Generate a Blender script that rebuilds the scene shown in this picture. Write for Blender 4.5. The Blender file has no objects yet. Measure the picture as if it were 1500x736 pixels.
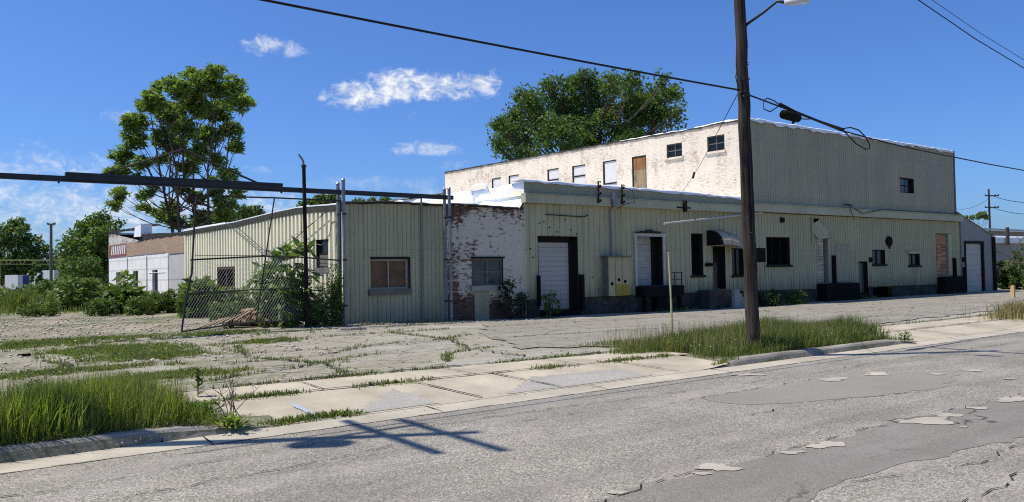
import bpy, math, random
import numpy as np
from mathutils import Vector, Matrix
random.seed(7); rng = np.random.default_rng(7)
scene = bpy.context.scene; COL = scene.collection
PI = math.pi
# ------------------------------------------------------------------ camera
CX, CY, FL, HC = 750., 368., 1150., 1.9
pitch, roll, yaw = [math.radians(a) for a in (1.54, -1.02, 53.95)]
cf = Vector((math.cos(yaw)*math.cos(pitch), math.sin(yaw)*math.cos(pitch), math.sin(pitch)))
cr = Vector((math.sin(yaw), -math.cos(yaw), 0)); cu = cr.cross(cf)
c_, s_ = math.cos(roll), math.sin(roll)
cr, cu = c_*cr+s_*cu, -s_*cr+c_*cu
CAM = Vector((0, 0, HC))
cd = bpy.data.cameras.new('Camera'); cam = bpy.data.objects.new('Camera', cd); COL.objects.link(cam)
cam.matrix_world = Matrix(((cr.x, cu.x, -cf.x, 0), (cr.y, cu.y, -cf.y, 0), (cr.z, cu.z, -cf.z, HC), (0, 0, 0, 1)))
cd.sensor_width = 36; cd.lens = FL/1500*36; cd.clip_end = 3000; cd.clip_start = .05
scene.camera = cam
# survey helpers: photo pixel -> point on a real plane
def ray(x, y): return (x-CX)/FL*cr-(y-CY)/FL*cu+cf
def onz(x, y, z): d = ray(x, y); return CAM+d*((z-HC)/d.z)
def ony(x, y, Y): d = ray(x, y); return CAM+d*(Y/d.y)
def onx(x, y, X): d = ray(x, y); return CAM+d*(X/d.x)
def dep(x, y, t): return CAM+ray(x, y)*t
LD = Vector((-.0715, .9974, 0)); LN = Vector((-.9974, -.0715, 0))
# ------------------------------------------------------------------ objects
ORG = {}
def tag(o, label=None, cat=None, group=None, kind=None):
    if label: o['label'] = label
    if cat: o['category'] = cat
    if group: o['group'] = group
    if kind: o['kind'] = kind
    return o
def thing(name, label, cat, loc, group=None):
    o = bpy.data.objects.new(name, None); COL.objects.link(o); o.empty_display_size = .2
    o.location = loc; ORG[o.name] = Vector(loc)
    return tag(o, label, cat, group)
class MB:
    def __init__(s): s.v = []; s.f = []
    def add(s, vs, fs):
        b = len(s.v); s.v += [tuple(v) for v in vs]; s.f += [tuple(i+b for i in f) for f in fs]; return s
    def quad(s, a, b, c, d): return s.add((a, b, c, d), ((0, 1, 2, 3),))
    def poly(s, pts): return s.add(pts, (tuple(range(len(pts))),))
    def box(s, x0, x1, y0, y1, z0, z1):
        return s.add([(x, y, z) for x in (x0, x1) for y in (y0, y1) for z in (z0, z1)],
            ((0, 1, 3, 2), (4, 6, 7, 5), (0, 4, 5, 1), (2, 3, 7, 6), (0, 2, 6, 4), (1, 5, 7, 3)))
    def obox(s, c, ax, ay, az):     # oriented box, half axes
        c = Vector(c); ax, ay, az = Vector(ax), Vector(ay), Vector(az)
        return s.add([c+i*ax+j*ay+k*az for i in (-1, 1) for j in (-1, 1) for k in (-1, 1)],
            ((0, 1, 3, 2), (4, 6, 7, 5), (0, 4, 5, 1), (2, 3, 7, 6), (0, 2, 6, 4), (1, 5, 7, 3)))
    def tube(s, pts, r, n=8, caps=True):
        pts = [Vector(p) for p in pts]; m = len(pts)
        rs = r if isinstance(r, (list, tuple)) else [r]*m
        vs = []; up = None
        for i, p in enumerate(pts):
            t = (pts[min(i+1, m-1)]-pts[max(i-1, 0)]).normalized()
            if up is None: up = Vector((0, 0, 1)) if abs(t.z) < .9 else Vector((1, 0, 0))
            a = t.cross(up)
            if a.length < 1e-4: a = t.cross(Vector((.3, .9, .1)))
            a.normalize(); b = t.cross(a); up = b if False else up
            for k in range(n):
                q = 2*PI*k/n; vs.append(p+rs[i]*(math.cos(q)*a+math.sin(q)*b))
        fs = [(i*n+k, i*n+(k+1) % n, (i+1)*n+(k+1) % n, (i+1)*n+k) for i in range(m-1) for k in range(n)]
        if caps: fs += [tuple(range(n))[::-1], tuple(range((m-1)*n, m*n))]
        return s.add(vs, fs)
    def bar(s, a, b, w, h):         # rectangular bar between two points, h = vertical half
        a, b = Vector(a), Vector(b); t = (b-a)/2; d = t.normalized()
        u = d.cross(Vector((0, 0, 1)))
        if u.length < 1e-3: u = Vector((1, 0, 0))
        u.normalize(); v = u.cross(d)
        return s.obox((a+b)/2, t, u*w, v*h)
    def build(s, name, m, parent=None, smooth=False):
        me = bpy.data.meshes.new(name)
        o0 = ORG[parent.name] if parent else Vector((0, 0, 0))
        v = np.array(s.v, dtype=np.float32).reshape(-1, 3)-np.array(o0, dtype=np.float32)
        me.from_pydata(v.tolist(), [], s.f)
        me.materials.append(m); me.validate()
        if smooth: me.shade_smooth()
        o = bpy.data.objects.new(name, me); COL.objects.link(o)
        ORG[o.name] = o0.copy()
        if parent: o.parent = parent
        return o
class FR:                           # a wall's own frame: along s, outward o, up z
    def __init__(s, p0, d, n): s.p0 = Vector(p0); s.d = Vector(d); s.n = Vector(n)
    def pt(s, a, o, z): return s.p0+s.d*a+s.n*o+Vector((0, 0, z))
    def box(s, mb, a0, a1, o0, o1, z0, z1):
        return mb.obox(s.pt((a0+a1)/2, (o0+o1)/2, (z0+z1)/2), s.d*((a1-a0)/2), s.n*((o1-o0)/2), (0, 0, (z1-z0)/2))
def prof_rib(s0, s1, period, rib, depth, slope=.012, ph=0.):
    out = []; k = math.floor((s0-ph)/period)
    while ph+k*period < s1+period:
        c = ph+k*period
        out += [(c-rib/2-slope, 0), (c-rib/2, depth), (c+rib/2, depth), (c+rib/2+slope, 0)]; k += 1
    return out
def prof_off(pr, x):
    for i in range(len(pr)-1):
        if pr[i][0] <= x <= pr[i+1][0]:
            t = (x-pr[i][0])/max(1e-9, pr[i+1][0]-pr[i][0]); return pr[i][1]*(1-t)+pr[i+1][1]*t
    return 0
def wall(mb, F, s0, s1, zb, zt, openings=(), pr=None):
    fb = zb if callable(zb) else (lambda x: zb); ft = zt if callable(zt) else (lambda x: zt)
    ss = {s0, s1}
    for o in openings:
        for q in o[:2]:
            if s0 < q < s1: ss.add(q)
    if pr: ss |= {p[0] for p in pr if s0 < p[0] < s1}
    ss = sorted(ss)
    for a, b in zip(ss, ss[1:]):
        if b-a < 1e-6: continue
        m = (a+b)/2
        oa, ob = (prof_off(pr, a), prof_off(pr, b)) if pr else (0, 0)
        lo = [(fb(a), fb(b))]; spans = []
        cur = (fb(a), fb(b))
        for o in sorted([o for o in openings if o[0] < m < o[1]], key=lambda o: o[2]):
            if o[2] > cur[0]: spans.append((cur, (o[2], o[2])))
            cur = (o[3], o[3])
        spans.append((cur, (ft(a), ft(b))))
        for (l, h) in spans:
            if h[0]-l[0] < 1e-4 and h[1]-l[1] < 1e-4: continue
            mb.quad(F.pt(a, oa, l[0]), F.pt(b, ob, l[1]), F.pt(b, ob, h[1]), F.pt(a, oa, h[0]))
def reveal(mb, F, s0, s1, z0, z1, d, back=False, o=0.0):
    A = [F.pt(s0, o, z0), F.pt(s1, o, z0), F.pt(s1, o, z1), F.pt(s0, o, z1)]
    B = [F.pt(s0, -d, z0), F.pt(s1, -d, z0), F.pt(s1, -d, z1), F.pt(s0, -d, z1)]
    for i in range(4): j = (i+1) % 4; mb.quad(A[i], A[j], B[j], B[i])
    if back: mb.poly(B)
# ------------------------------------------------------------------ materials
class NT:
    def __init__(s, name):
        s.m = bpy.data.materials.new(name); s.m.use_nodes = True; s.t = s.m.node_tree
        s.b = s.t.nodes['Principled BSDF']; s.out = s.t.nodes['Material Output']
        s.b.inputs['Roughness'].default_value = .85
        s.b.inputs['Specular IOR Level'].default_value = .25
        s._pos = None
    def n(s, typ, **kw):
        nd = s.t.nodes.new(typ)
        for k, v in kw.items(): setattr(nd, k, v)
        return nd
    def put(s, sock, v):
        if hasattr(v, 'is_output') or isinstance(v, bpy.types.NodeSocket): s.t.links.new(v, sock)
        else: sock.default_value = v
    def pos(s):
        if s._pos is None: s._pos = s.n('ShaderNodeNewGeometry').outputs['Position']
        return s._pos
    def obj(s): return s.n('ShaderNodeTexCoord').outputs['Object']
    def map(s, vec, scale=(1, 1, 1), loc=(0, 0, 0), rot=(0, 0, 0)):
        m = s.n('ShaderNodeMapping'); s.put(m.inputs['Vector'], vec)
        m.inputs['Scale'].default_value = scale; m.inputs['Location'].default_value = loc; m.inputs['Rotation'].default_value = rot
        return m.outputs[0]
    def noise(s, vec, scale, detail=4, rough=.55, dist=0):
        nd = s.n('ShaderNodeTexNoise'); s.put(nd.inputs['Vector'], vec)
        nd.inputs['Scale'].default_value = scale; nd.inputs['Detail'].default_value = detail
        nd.inputs['Roughness'].default_value = rough; nd.inputs['Distortion'].default_value = dist
        return nd.outputs['Fac']
    def vor(s, vec, scale, feature='F1', out='Distance', rnd=1):
        nd = s.n('ShaderNodeTexVoronoi', feature=feature); s.put(nd.inputs['Vector'], vec)
        nd.inputs['Scale'].default_value = scale; nd.inputs['Randomness'].default_value = rnd
        return nd.outputs[out]
    def ramp(s, fac, stops):
        nd = s.n('ShaderNodeValToRGB'); s.put(nd.inputs[0], fac); e = nd.color_ramp.elements
        while len(e) < len(stops): e.new(.5)
        for i, (p, c) in enumerate(stops):
            e[i].position = p; e[i].color = (c, c, c, 1) if not hasattr(c, '__len__') else (*c, 1)
        return nd.outputs[0]
    def mix(s, fac, a, b, mode='MIX'):
        nd = s.n('ShaderNodeMix', data_type='RGBA', blend_type=mode)
        s.put(nd.inputs[0], fac)
        for k, v in ((6, a), (7, b)):
            if isinstance(v, (tuple, list)): nd.inputs[k].default_value = (*v[:3], 1)
            else: s.put(nd.inputs[k], v)
        return nd.outputs[2]
    def math(s, op, a, b=0., c=None):
        nd = s.n('ShaderNodeMath', operation=op); s.put(nd.inputs[0], a); s.put(nd.inputs[1], b)
        if c is not None: s.put(nd.inputs[2], c)
        return nd.outputs[0]
    def sep(s, vec):
        nd = s.n('ShaderNodeSeparateXYZ'); s.put(nd.inputs[0], vec); return nd.outputs
    def comb(s, x, y, z=0.):
        nd = s.n('ShaderNodeCombineXYZ'); s.put(nd.inputs[0], x); s.put(nd.inputs[1], y); s.put(nd.inputs[2], z); return nd.outputs[0]
    def bump(s, h, strength=.3, dist=.01):
        nd = s.n('ShaderNodeBump'); s.put(nd.inputs['Height'], h)
        nd.inputs['Strength'].default_value = strength; nd.inputs['Distance'].default_value = dist
        s.t.links.new(nd.outputs[0], s.b.inputs['Normal']); return s
    def col(s, c):
        if isinstance(c, (tuple, list)): s.b.inputs['Base Color'].default_value = (*c[:3], 1)
        else: s.t.links.new(c, s.b.inputs['Base Color'])
        return s
    def set(s, **kw):
        for k, v in kw.items(): s.b.inputs[k.replace('_', ' ')].default_value = v
        return s
def plain(name, c, var=.25, scale=3., rough=.8, metal=0., spec=.25, bump=0.):
    t = NT(name); p = t.pos()
    a = t.noise(p, scale, 5, .6); b = t.noise(t.map(p, (1, 1, .25)), scale*6, 3, .6)
    f = t.math('MULTIPLY_ADD', a, .65, t.math('MULTIPLY', b, .35))
    lo = tuple(x*(1-var) for x in c); hi = tuple(min(1, x*(1+var)) for x in c)
    t.col(t.ramp(f, [(.3, lo), (.7, hi)])); t.set(Roughness=rough, Metallic=metal, Specular_IOR_Level=spec)
    if bump: t.bump(b, bump, .01)
    return t.m
def m_siding(name, c, rust=.25, streak=.5, dirtz=1.4):
    t = NT(name); p = t.pos()
    st = t.noise(t.map(p, (5, 5, .22)), 1.6, 6, .65)
    bl = t.noise(p, .45, 4, .6)
    pan = t.noise(t.map(p, (1.1, 1.1, .02)), 1.3, 1, .3)
    base = t.mix(t.ramp(bl, [(.3, 0.), (.7, 1.)]), tuple(x*.86 for x in c), tuple(x*1.06 for x in c))
    base = t.mix(t.ramp(pan, [(.42, 0.), (.6, .5)]), base, tuple(x*y for x, y in zip(c, (.83, .86, .84))))
    base = t.mix(t.math('MULTIPLY', t.ramp(st, [(.52, 0.), (.78, 1.)]), streak), base, (c[0]*.5, c[1]*.47, c[2]*.4))
    sx, sy, sz = t.sep(p)
    along = t.math('ADD', sx, sy)
    wn = t.n('ShaderNodeTexWhiteNoise', noise_dimensions='3D')
    t.put(wn.inputs['Vector'], t.comb(t.math('FLOOR', t.math('MULTIPLY', along, 1/.94)), t.math('FLOOR', t.math('MULTIPLY', sz, 1/2.75)), 0.))
    base = t.mix(t.math('MULTIPLY', wn.outputs['Value'], .32), base, tuple(x*y for x, y in zip(c, (.70, .74, .80))))
    lapz = t.math('FRACT', t.math('MULTIPLY', sz, 1/2.75)); lap = t.ramp(lapz, [(0., 1.), (.011, 0.)])
    lapx = t.ramp(t.math('FRACT', t.math('MULTIPLY', along, 1/.94)), [(0., 1.), (.022, 0.)])
    base = t.mix(t.math('MULTIPLY', t.math('MAXIMUM', lap, lapx), .45), base, tuple(x*.35 for x in c))
    rr_ = t.noise(t.map(p, (14, 14, .35)), 1.1, 5, .7); ra = t.noise(p, .8, 3, .6)
    rust_ = t.math('MULTIPLY', t.ramp(rr_, [(.60, 0.), (.72, 1.)]), t.ramp(ra, [(.5, 0.), (.62, .75)]))
    base = t.mix(rust_, base, (c[0]*.45+.03, c[1]*.30+.01, c[2]*.2))
    z = t.sep(p)[2]
    low = t.math('MULTIPLY', t.ramp(t.math('MULTIPLY_ADD', st, 1.6, t.math('MULTIPLY', z, -.55)), [(.0, 0.), (.6, 1.)]), rust)
    base = t.mix(low, base, (.13, .11, .07))
    spot = t.math('MULTIPLY', t.ramp(t.noise(p, 9, 2, .5), [(.70, 0.), (.74, 1.)]), .5)
    base = t.mix(spot, base, (.12, .09, .05))
    t.col(base).set(Roughness=.62, Specular_IOR_Level=.16)
    return t.m
def m_brick(name, axis, paint, brick, mortar, thr, sc=.62, zfade=None, xfade=None, soft=.04, dirt=.3, bw=.215, bh=.075, mf=.22):
    # painted brick: paint flaking off in patches, brick by brick
    t = NT(name); p = t.pos(); x, y, z = t.sep(p)
    uv = t.comb(x if axis == 'x' else y, z)
    br = t.n('ShaderNodeTexBrick'); t.put(br.inputs['Vector'], uv)
    br.inputs['Scale'].default_value = 1.; br.inputs['Brick Width'].default_value = bw; br.inputs['Row Height'].default_value = bh
    br.inputs['Mortar Size'].default_value = .009*bw/.215; br.inputs['Mortar Smooth'].default_value = .2; br.inputs['Bias'].default_value = 0
    br.inputs['Color1'].default_value = (*[v*.6 for v in brick], 1); br.inputs['Color2'].default_value = (*[min(1, v*1.35) for v in brick], 1)
    br.inputs['Mortar'].default_value = (*mortar, 1)
    cell = t.comb(t.math('MULTIPLY', x if axis == 'x' else y, 1/.215), t.math('MULTIPLY', z, 1/.075))
    cellr = t.noise(cell, .9, 1, .5)
    big = t.noise(uv, 1.1, 4, .6); mid = t.noise(t.map(uv, (1, 1.8, 1)), 5.5, 4, .65); fine = t.noise(uv, 28, 3, .6)
    f = t.math('ADD', t.math('MULTIPLY', big, .34), t.math('MULTIPLY', mid, .24))
    f = t.math('ADD', f, t.math('MULTIPLY', cellr, .22)); f = t.math('ADD', f, t.math('MULTIPLY', fine, .20))
    if zfade:   # more bare brick towards these heights (weathered base / coping)
        for (za, zb2, amt) in zfade:
            mr = t.n('ShaderNodeMapRange'); t.put(mr.inputs[0], z)
            mr.inputs[1].default_value = za; mr.inputs[2].default_value = zb2; mr.inputs[3].default_value = 0; mr.inputs[4].default_value = amt
            f = t.math('ADD', f, mr.outputs[0])
    for (za, zb2, amt) in (xfade or []):
        mr = t.n('ShaderNodeMapRange'); t.put(mr.inputs[0], x)
        mr.inputs[1].default_value = za; mr.inputs[2].default_value = zb2; mr.inputs[3].default_value = 0; mr.inputs[4].default_value = amt
        f = t.math('ADD', f, mr.outputs[0])
    run = t.noise(t.map(uv, (2.5, .3, 1)), 1.5, 4, .6)
    f = t.math('ADD', f, t.math('MULTIPLY', t.math('SUBTRACT', run, .5), .18))
    mask = t.ramp(f, [(thr-soft, 0.), (thr+soft, 1.)])
    pn = t.noise(uv, 2.2, 5, .65)
    pc = t.mix(t.ramp(pn, [(.3, 0.), (.75, 1.)]), tuple(v*(1-dirt*.5) for v in paint), paint)
    pc = t.mix(t.math('MULTIPLY', br.outputs['Fac'], mf), pc, tuple(v*.55 for v in paint))
    t.col(t.mix(mask, pc, br.outputs['Color'])).set(Roughness=.9, Specular_IOR_Level=.15)
    t.bump(t.math('SUBTRACT', 1., br.outputs['Fac']), .35, .008)
    return t.m
def m_leaf(name, cols, trans=.28, rough=.55):
    t = NT(name)
    r = t.n('ShaderNodeNewGeometry').outputs['Random Per Island']
    k = len(cols); c = t.ramp(r, [(i/(k-1), cc) for i, cc in enumerate(cols)])
    big = t.noise(t.pos(), .9, 2, .5)
    c = t.mix(t.ramp(big, [(.35, 0.), (.7, .45)]), c, t.mix(.5, c, (cols[-1][0]*1.2, cols[-1][1]*1.15, cols[-1][2])))
    t.col(c).set(Roughness=rough, Specular_IOR_Level=.3)
    tr = t.n('ShaderNodeBsdfTranslucent'); t.t.links.new(t.mix(1., c, (1.5, 1.6, .7), 'MULTIPLY'), tr.inputs[0])
    mx = t.n('ShaderNodeMixShader'); mx.inputs[0].default_value = trans
    t.t.links.new(t.b.outputs[0], mx.inputs[1]); t.t.links.new(tr.outputs[0], mx.inputs[2])
    t.t.links.new(mx.outputs[0], t.out.inputs[0])
    return t.m
def m_asphalt(name, dark, light, stone=70., tint=(1, .97, .92), cracks=True, bump=.5, blotch=.3, dirt=0):
    t = NT(name); p = t.pos()
    cellc = t.n('ShaderNodeTexVoronoi'); t.put(cellc.inputs['Vector'], p); cellc.inputs['Scale'].default_value = stone
    agg = t.sep(cellc.outputs['Color'])[0]
    fine = t.noise(p, stone*.55, 2, .6)
    f = t.math('ADD', t.math('MULTIPLY', agg, .6), t.math('MULTIPLY', fine, .4))
    c = t.ramp(f, [(.22, tuple(dark*x for x in tint)), (.55, tuple((dark*.55+light*.45)*x for x in tint)), (.82, tuple(light*x for x in tint))])
    big = t.noise(p, .5, 5, .62); mid = t.noise(t.map(p, (.35, 1.6, 1)), 1.0, 4, .6)
    c = t.mix(t.math('MULTIPLY', t.ramp(big, [(.38, 0.), (.68, 1.)]), blotch), c, tuple(dark*x for x in tint))
    c = t.mix(t.math('MULTIPLY', t.ramp(mid, [(.5, 0.), (.7, 1.)]), blotch*.8), c, (light*.9, light*.84, light*.76))
    c = t.mix(t.math('MULTIPLY', t.ramp(t.noise(p, 1.3, 3, .5), [(.55, 0.), (.7, 1.)]), .18), c, (light*.95, light*.78, light*.72))
    sk = t.noise(t.map(p, (.05, 1.3, 1)), 1.1, 4, .6); c = t.mix(t.math('MULTIPLY', t.ramp(sk, [(.5, 0.), (.68, 1.)]), .28), c, tuple(dark*.8*x for x in tint))
    if cracks:
        wp = t.n('ShaderNodeVectorMath', operation='ADD'); t.put(wp.inputs[0], p)
        nz = t.n('ShaderNodeTexNoise'); t.put(nz.inputs['Vector'], p); nz.inputs['Scale'].default_value = 2.2; nz.inputs['Detail'].default_value = 4
        sc = t.n('ShaderNodeVectorMath', operation='SCALE'); t.t.links.new(nz.outputs['Color'], sc.inputs[0]); sc.inputs['Scale'].default_value = .55
        t.t.links.new(sc.outputs[0], wp.inputs[1])
        d = t.vor(t.map(wp.outputs[0], (.55, 1.25, 1)), .55, 'DISTANCE_TO_EDGE')
        brk = t.ramp(t.noise(p, .8, 2, .5), [(.46, 0.), (.56, 1.)])
        k = t.math('MULTIPLY', t.ramp(d, [(.004, 1.), (.012, 0.)]), brk)
        c = t.mix(t.math('MULTIPLY', k, .8), c, (.035, .032, .028))
    if dirt:
        xx = t.sep(p)[0]; mr = t.n('ShaderNodeMapRange'); t.put(mr.inputs[0], xx); mr.inputs[1].default_value = 13; mr.inputs[2].default_value = 3; mr.inputs[3].default_value = 0; mr.inputs[4].default_value = .1
        dn = t.math('ADD', t.math('MULTIPLY_ADD', t.noise(t.map(p, (.6, 1.3, 1)), .7, 5, .7), .6, t.math('MULTIPLY', t.noise(p, 6, 4, .7), .4)), mr.outputs[0])
        c = t.mix(t.math('MULTIPLY', t.ramp(dn, [(.50, 0.), (.60, 1.)]), dirt), c, t.ramp(t.noise(p, 11, 4, .7), [(.3, (.13, .11, .075)), (.7, (.40, .355, .27))]))
        if dirt > .5:
            mr2 = t.n('ShaderNodeMapRange'); t.put(mr2.inputs[0], xx); mr2.inputs[1].default_value = 11; mr2.inputs[2].default_value = 4; mr2.inputs[3].default_value = 0; mr2.inputs[4].default_value = .13
            gn = t.math('ADD', t.math('MULTIPLY_ADD', t.noise(t.map(p, (.8, 1.7, 1), (7, 3, 0)), .8, 5, .7), .65, t.math('MULTIPLY', t.noise(p, 9, 4, .7), .35)), mr2.outputs[0])
            c = t.mix(t.ramp(gn, [(.61, 0.), (.70, .6)]), c, t.ramp(t.noise(p, 30, 3, .7), [(.35, (.06, .075, .022)), (.65, (.17, .19, .07))]))
        d2 = t.vor(t.map(wp.outputs[0], (.9, 2.2, 1)), 1.1, 'DISTANCE_TO_EDGE'); c = t.mix(t.math('MULTIPLY', t.ramp(d2, [(.010, .9), (.03, 0.)]), t.ramp(t.noise(p, .5, 2, .5), [(.40, 0.), (.50, 1.)])), c, (.055, .055, .03))
    t.col(c).set(Roughness=.92, Specular_IOR_Level=.2)
    t.bump(f, bump, .012)
    return t.m
def m_concrete(name, c, stain=.35, agg=.12):
    t = NT(name); p = t.pos()
    a = t.noise(p, .9, 6, .62); b = t.noise(p, 9, 5, .7); g = t.noise(p, 85, 2, .6)
    x = t.mix(t.ramp(a, [(.35, 0.), (.7, 1.)]), tuple(v*(1-stain) for v in c), c)
    x = t.mix(t.math('MULTIPLY', t.ramp(b, [(.52, 0.), (.72, 1.)]), .5), x, tuple(v*.72 for v in c))
    x = t.mix(t.math('MULTIPLY', t.ramp(g, [(.45, 0.), (.7, 1.)]), agg*3), x, tuple(v*.55 for v in c))
    x = t.mix(t.math('MULTIPLY', t.ramp(t.noise(p, 22, 3, .6), [(.70, 0.), (.73, 1.)]), .6), x, (.09, .075, .055))
    t.col(x).set(Roughness=.93, Specular_IOR_Level=.15); t.bump(b, .25, .01)
    return t.m
M = {}
M['sid_front'] = m_siding('siding_front', (.46, .425, .255), .75, .6)  # front and wing paint like the side's, darkened to stand in for shade
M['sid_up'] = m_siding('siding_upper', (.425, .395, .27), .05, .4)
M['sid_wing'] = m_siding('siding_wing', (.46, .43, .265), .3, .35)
M['sid_side'] = m_siding('siding_side', (.86, .80, .58), .5, .35)  # paint similar to the front's, lightened to stand in for sun
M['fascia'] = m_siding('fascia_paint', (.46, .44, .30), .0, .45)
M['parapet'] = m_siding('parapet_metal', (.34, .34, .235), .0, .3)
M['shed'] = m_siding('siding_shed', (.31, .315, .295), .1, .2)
M['brick_tall'] = m_brick('brick_cream', 'y', (.80, .715, .575), (.36, .25, .17), (.46, .38, .29), .56, soft=.07, zfade=[(8.9, 9.5, .06)])
M['brick_wing'] = m_brick('brick_white', 'x', (.66, .585, .455), (.12, .06, .042), (.14, .10, .075), .575, soft=.03, zfade=[(1.2, .7, .16), (3.9, 4.4, .08)], xfade=[(16.6, 15.0, .09)])
M['block'] = m_brick('block_white', 'y', (.90, .875, .82), (.34, .26, .20), (.45, .41, .36), .60, soft=.05, bw=1.2, bh=.6, mf=.5, dirt=.4)
M['band'] = m_brick('brick_brown', 'y', (.40, .28, .20), (.52, .40, .31), (.30, .24, .2), .57, soft=.05)
M['band_top'] = m_brick('brick_peel', 'y', (.66, .63, .58), (.22, .15, .11), (.3, .26, .22), .535, soft=.04, zfade=[(4.4, 5.0, .12)])
M['roofwhite'] = plain('roof_membrane', (.80, .81, .82), .12, 1.5, .5, 0, .3)
M['tar'] = plain('black_tar', (.035, .032, .03), .4, 4, .9, bump=.5)
t = NT('foundation_dark'); p = t.pos(); a = t.noise(p, 1.2, 5, .65); b = t.noise(p, 5, 5, .7)
f = t.math('MULTIPLY_ADD', a, .5, t.math('MULTIPLY', b, .5)); t.col(t.ramp(f, [(.36, (.022, .02, .017)), (.52, (.06, .055, .046)), (.64, (.13, .12, .10)), (.74, (.19, .175, .145))])).set(Roughness=.95, Specular_IOR_Level=.1); M['found'] = t.m
M['concrete'] = m_concrete('sidewalk_concrete', (.52, .46, .345), .42, .2)
M['gutterc'] = m_concrete('gutter_concrete', (.50, .455, .36), .35)
M['kerbc'] = m_concrete('kerb_concrete', (.34, .32, .27), .5)
M['stepc'] = m_concrete('step_concrete', (.42, .41, .37), .4)
M['dark'] = plain('dark_interior', (.006, .006, .006), .3, 3, 1., spec=0.)
M['blackrub'] = plain('black_rubber', (.014, .013, .012), .4, 6, .95, spec=.05)
M['doorwhite'] = m_siding('door_white', (.50, .475, .42), .35, .45)
M['shedwhite'] = plain('door_offwhite', (.44, .42, .36), .1, 1.2, .5)
M['trimwhite'] = plain('trim_white', (.45, .43, .37), .2, 4, .6)
M['trimdark'] = plain('trim_dark', (.022, .019, .016), .4, 6, .85, spec=.1)
M['trimbrown'] = plain('trim_brown', (.075, .045, .028), .4, 6, .8, spec=.1)
M['framelight'] = plain('frame_light', (.34, .32, .26), .2, 5, .6)
M['trimgrey'] = plain('trim_grey', (.15, .14, .11), .3, 5, .6)
M['board'] = plain('window_board_white', (.60, .585, .555), .08, 1.5, .7)
def m_glass(name, c, rough=.08):
    t = NT(name); p = t.pos()
    t.col(t.ramp(t.noise(p, 1.7, 4, .6), [(.3, tuple(v*.5 for v in c)), (.7, tuple(v*1.5 for v in c))]))
    t.set(Roughness=rough, Specular_IOR_Level=.35); t.bump(t.noise(p, 1.2, 2, .5), .15, .02); return t.m
M['glass'] = m_glass('dark_glass', (.010, .011, .011), .2)
M['glassbrown'] = m_glass('glass_brown_board', (.13, .07, .03), .5)
M['glassgrey'] = m_glass('glass_grey', (.07, .075, .06), .3)
M['pole'] = None
def m_wood(name, lo, hi, sc=1., axis=2):
    t = NT(name); p = t.pos(); s = [9*sc]*3; s[axis] = .35*sc
    g = t.noise(t.map(p, tuple(s)), 2.2, 7, .7, .4); b = t.noise(p, 2.*sc, 3, .5)
    f = t.math('MULTIPLY_ADD', g, .75, t.math('MULTIPLY', b, .25))
    t.col(t.ramp(f, [(.40, lo), (.60, hi)])).set(Roughness=.9, Specular_IOR_Level=.15); t.bump(g, .8, .03); return t.m
M['pole'] = m_wood('weathered_pole_wood', (.008, .006, .005), (.07, .056, .045), .55)
M['woodbrown'] = m_wood('brown_wood', (.15, .07, .03), (.62, .38, .22), .8, 0)
M['woodgrey'] = m_wood('grey_wood', (.22, .18, .12), (.62, .53, .40), 1.0, 0)
M['doorbrown'] = m_wood('door_brown_wood', (.16, .11, .07), (.36, .27, .17), .8)
M['doorrust'] = m_wood('door_rusty', (.16, .07, .03), (.30, .15, .07), .8)
M['stake'] = m_wood('stake_wood', (.42, .27, .12), (.6, .42, .2), 1.)
M['steel'] = plain('galvanised_steel', (.22, .23, .23), .3, 6, .5, .6, .4)
M['beam'] = plain('dark_steel_beam', (.03, .034, .04), .3, 3, .5, .3, .4)
M['wire'] = plain('mesh_wire', (.36, .36, .33), .2, 6, .6, .3)
M['rust'] = plain('rusted_steel', (.05, .042, .038), .4, 5, .75)
M['cable'] = plain('black_cable', (.012, .012, .014), .2, 3, .6)
M['lampgrey'] = plain('lamp_grey', (.55, .56, .57), .08, 4, .4)
M['lens'] = plain('lamp_lens', (.75, .76, .76), .05, 4, .2)
M['rodyel'] = plain('pale_rod', (.46, .42, .22), .15, 5, .6)
M['yellow'] = plain('yellow_paint', (.50, .42, .12), .25, 5, .6)
M['cabyellow'] = plain('cabinet_yellow', (.34, .25, .035), .2, 5, .6)
M['cabgreen'] = plain('cabinet_green', (.42, .37, .20), .15, 5, .6)
M['awn'] = plain('awning_fabric', (.43, .35, .25), .25, 2.5, .9)
M['awndark'] = plain('awning_shade', (.012, .012, .012), .3, 3, .9, spec=.1)  # black for the shade inside the open awning end
M['trailw'] = plain('trailer_white', (.62, .64, .65), .06, 1, .5)
M['trailb'] = plain('trailer_blue', (.035, .05, .22), .15, 1, .5)
M['grayblock'] = m_brick('grey_block', 'x', (.36, .345, .32), (.25, .24, .22), (.18, .175, .165), .62, soft=.1)
M['palemetal'] = plain('pale_metal_roof', (.46, .45, .43), .12, .8, .5)
M['greywall'] = plain('grey_wall', (.46, .44, .41), .15, .8, .8)
M['bark'] = m_wood('bark', (.035, .027, .02), (.13, .105, .08), .8)
M['twig'] = plain('dead_twig', (.15, .115, .08), .3, 5, .9)
M['dirt'] = None
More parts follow.
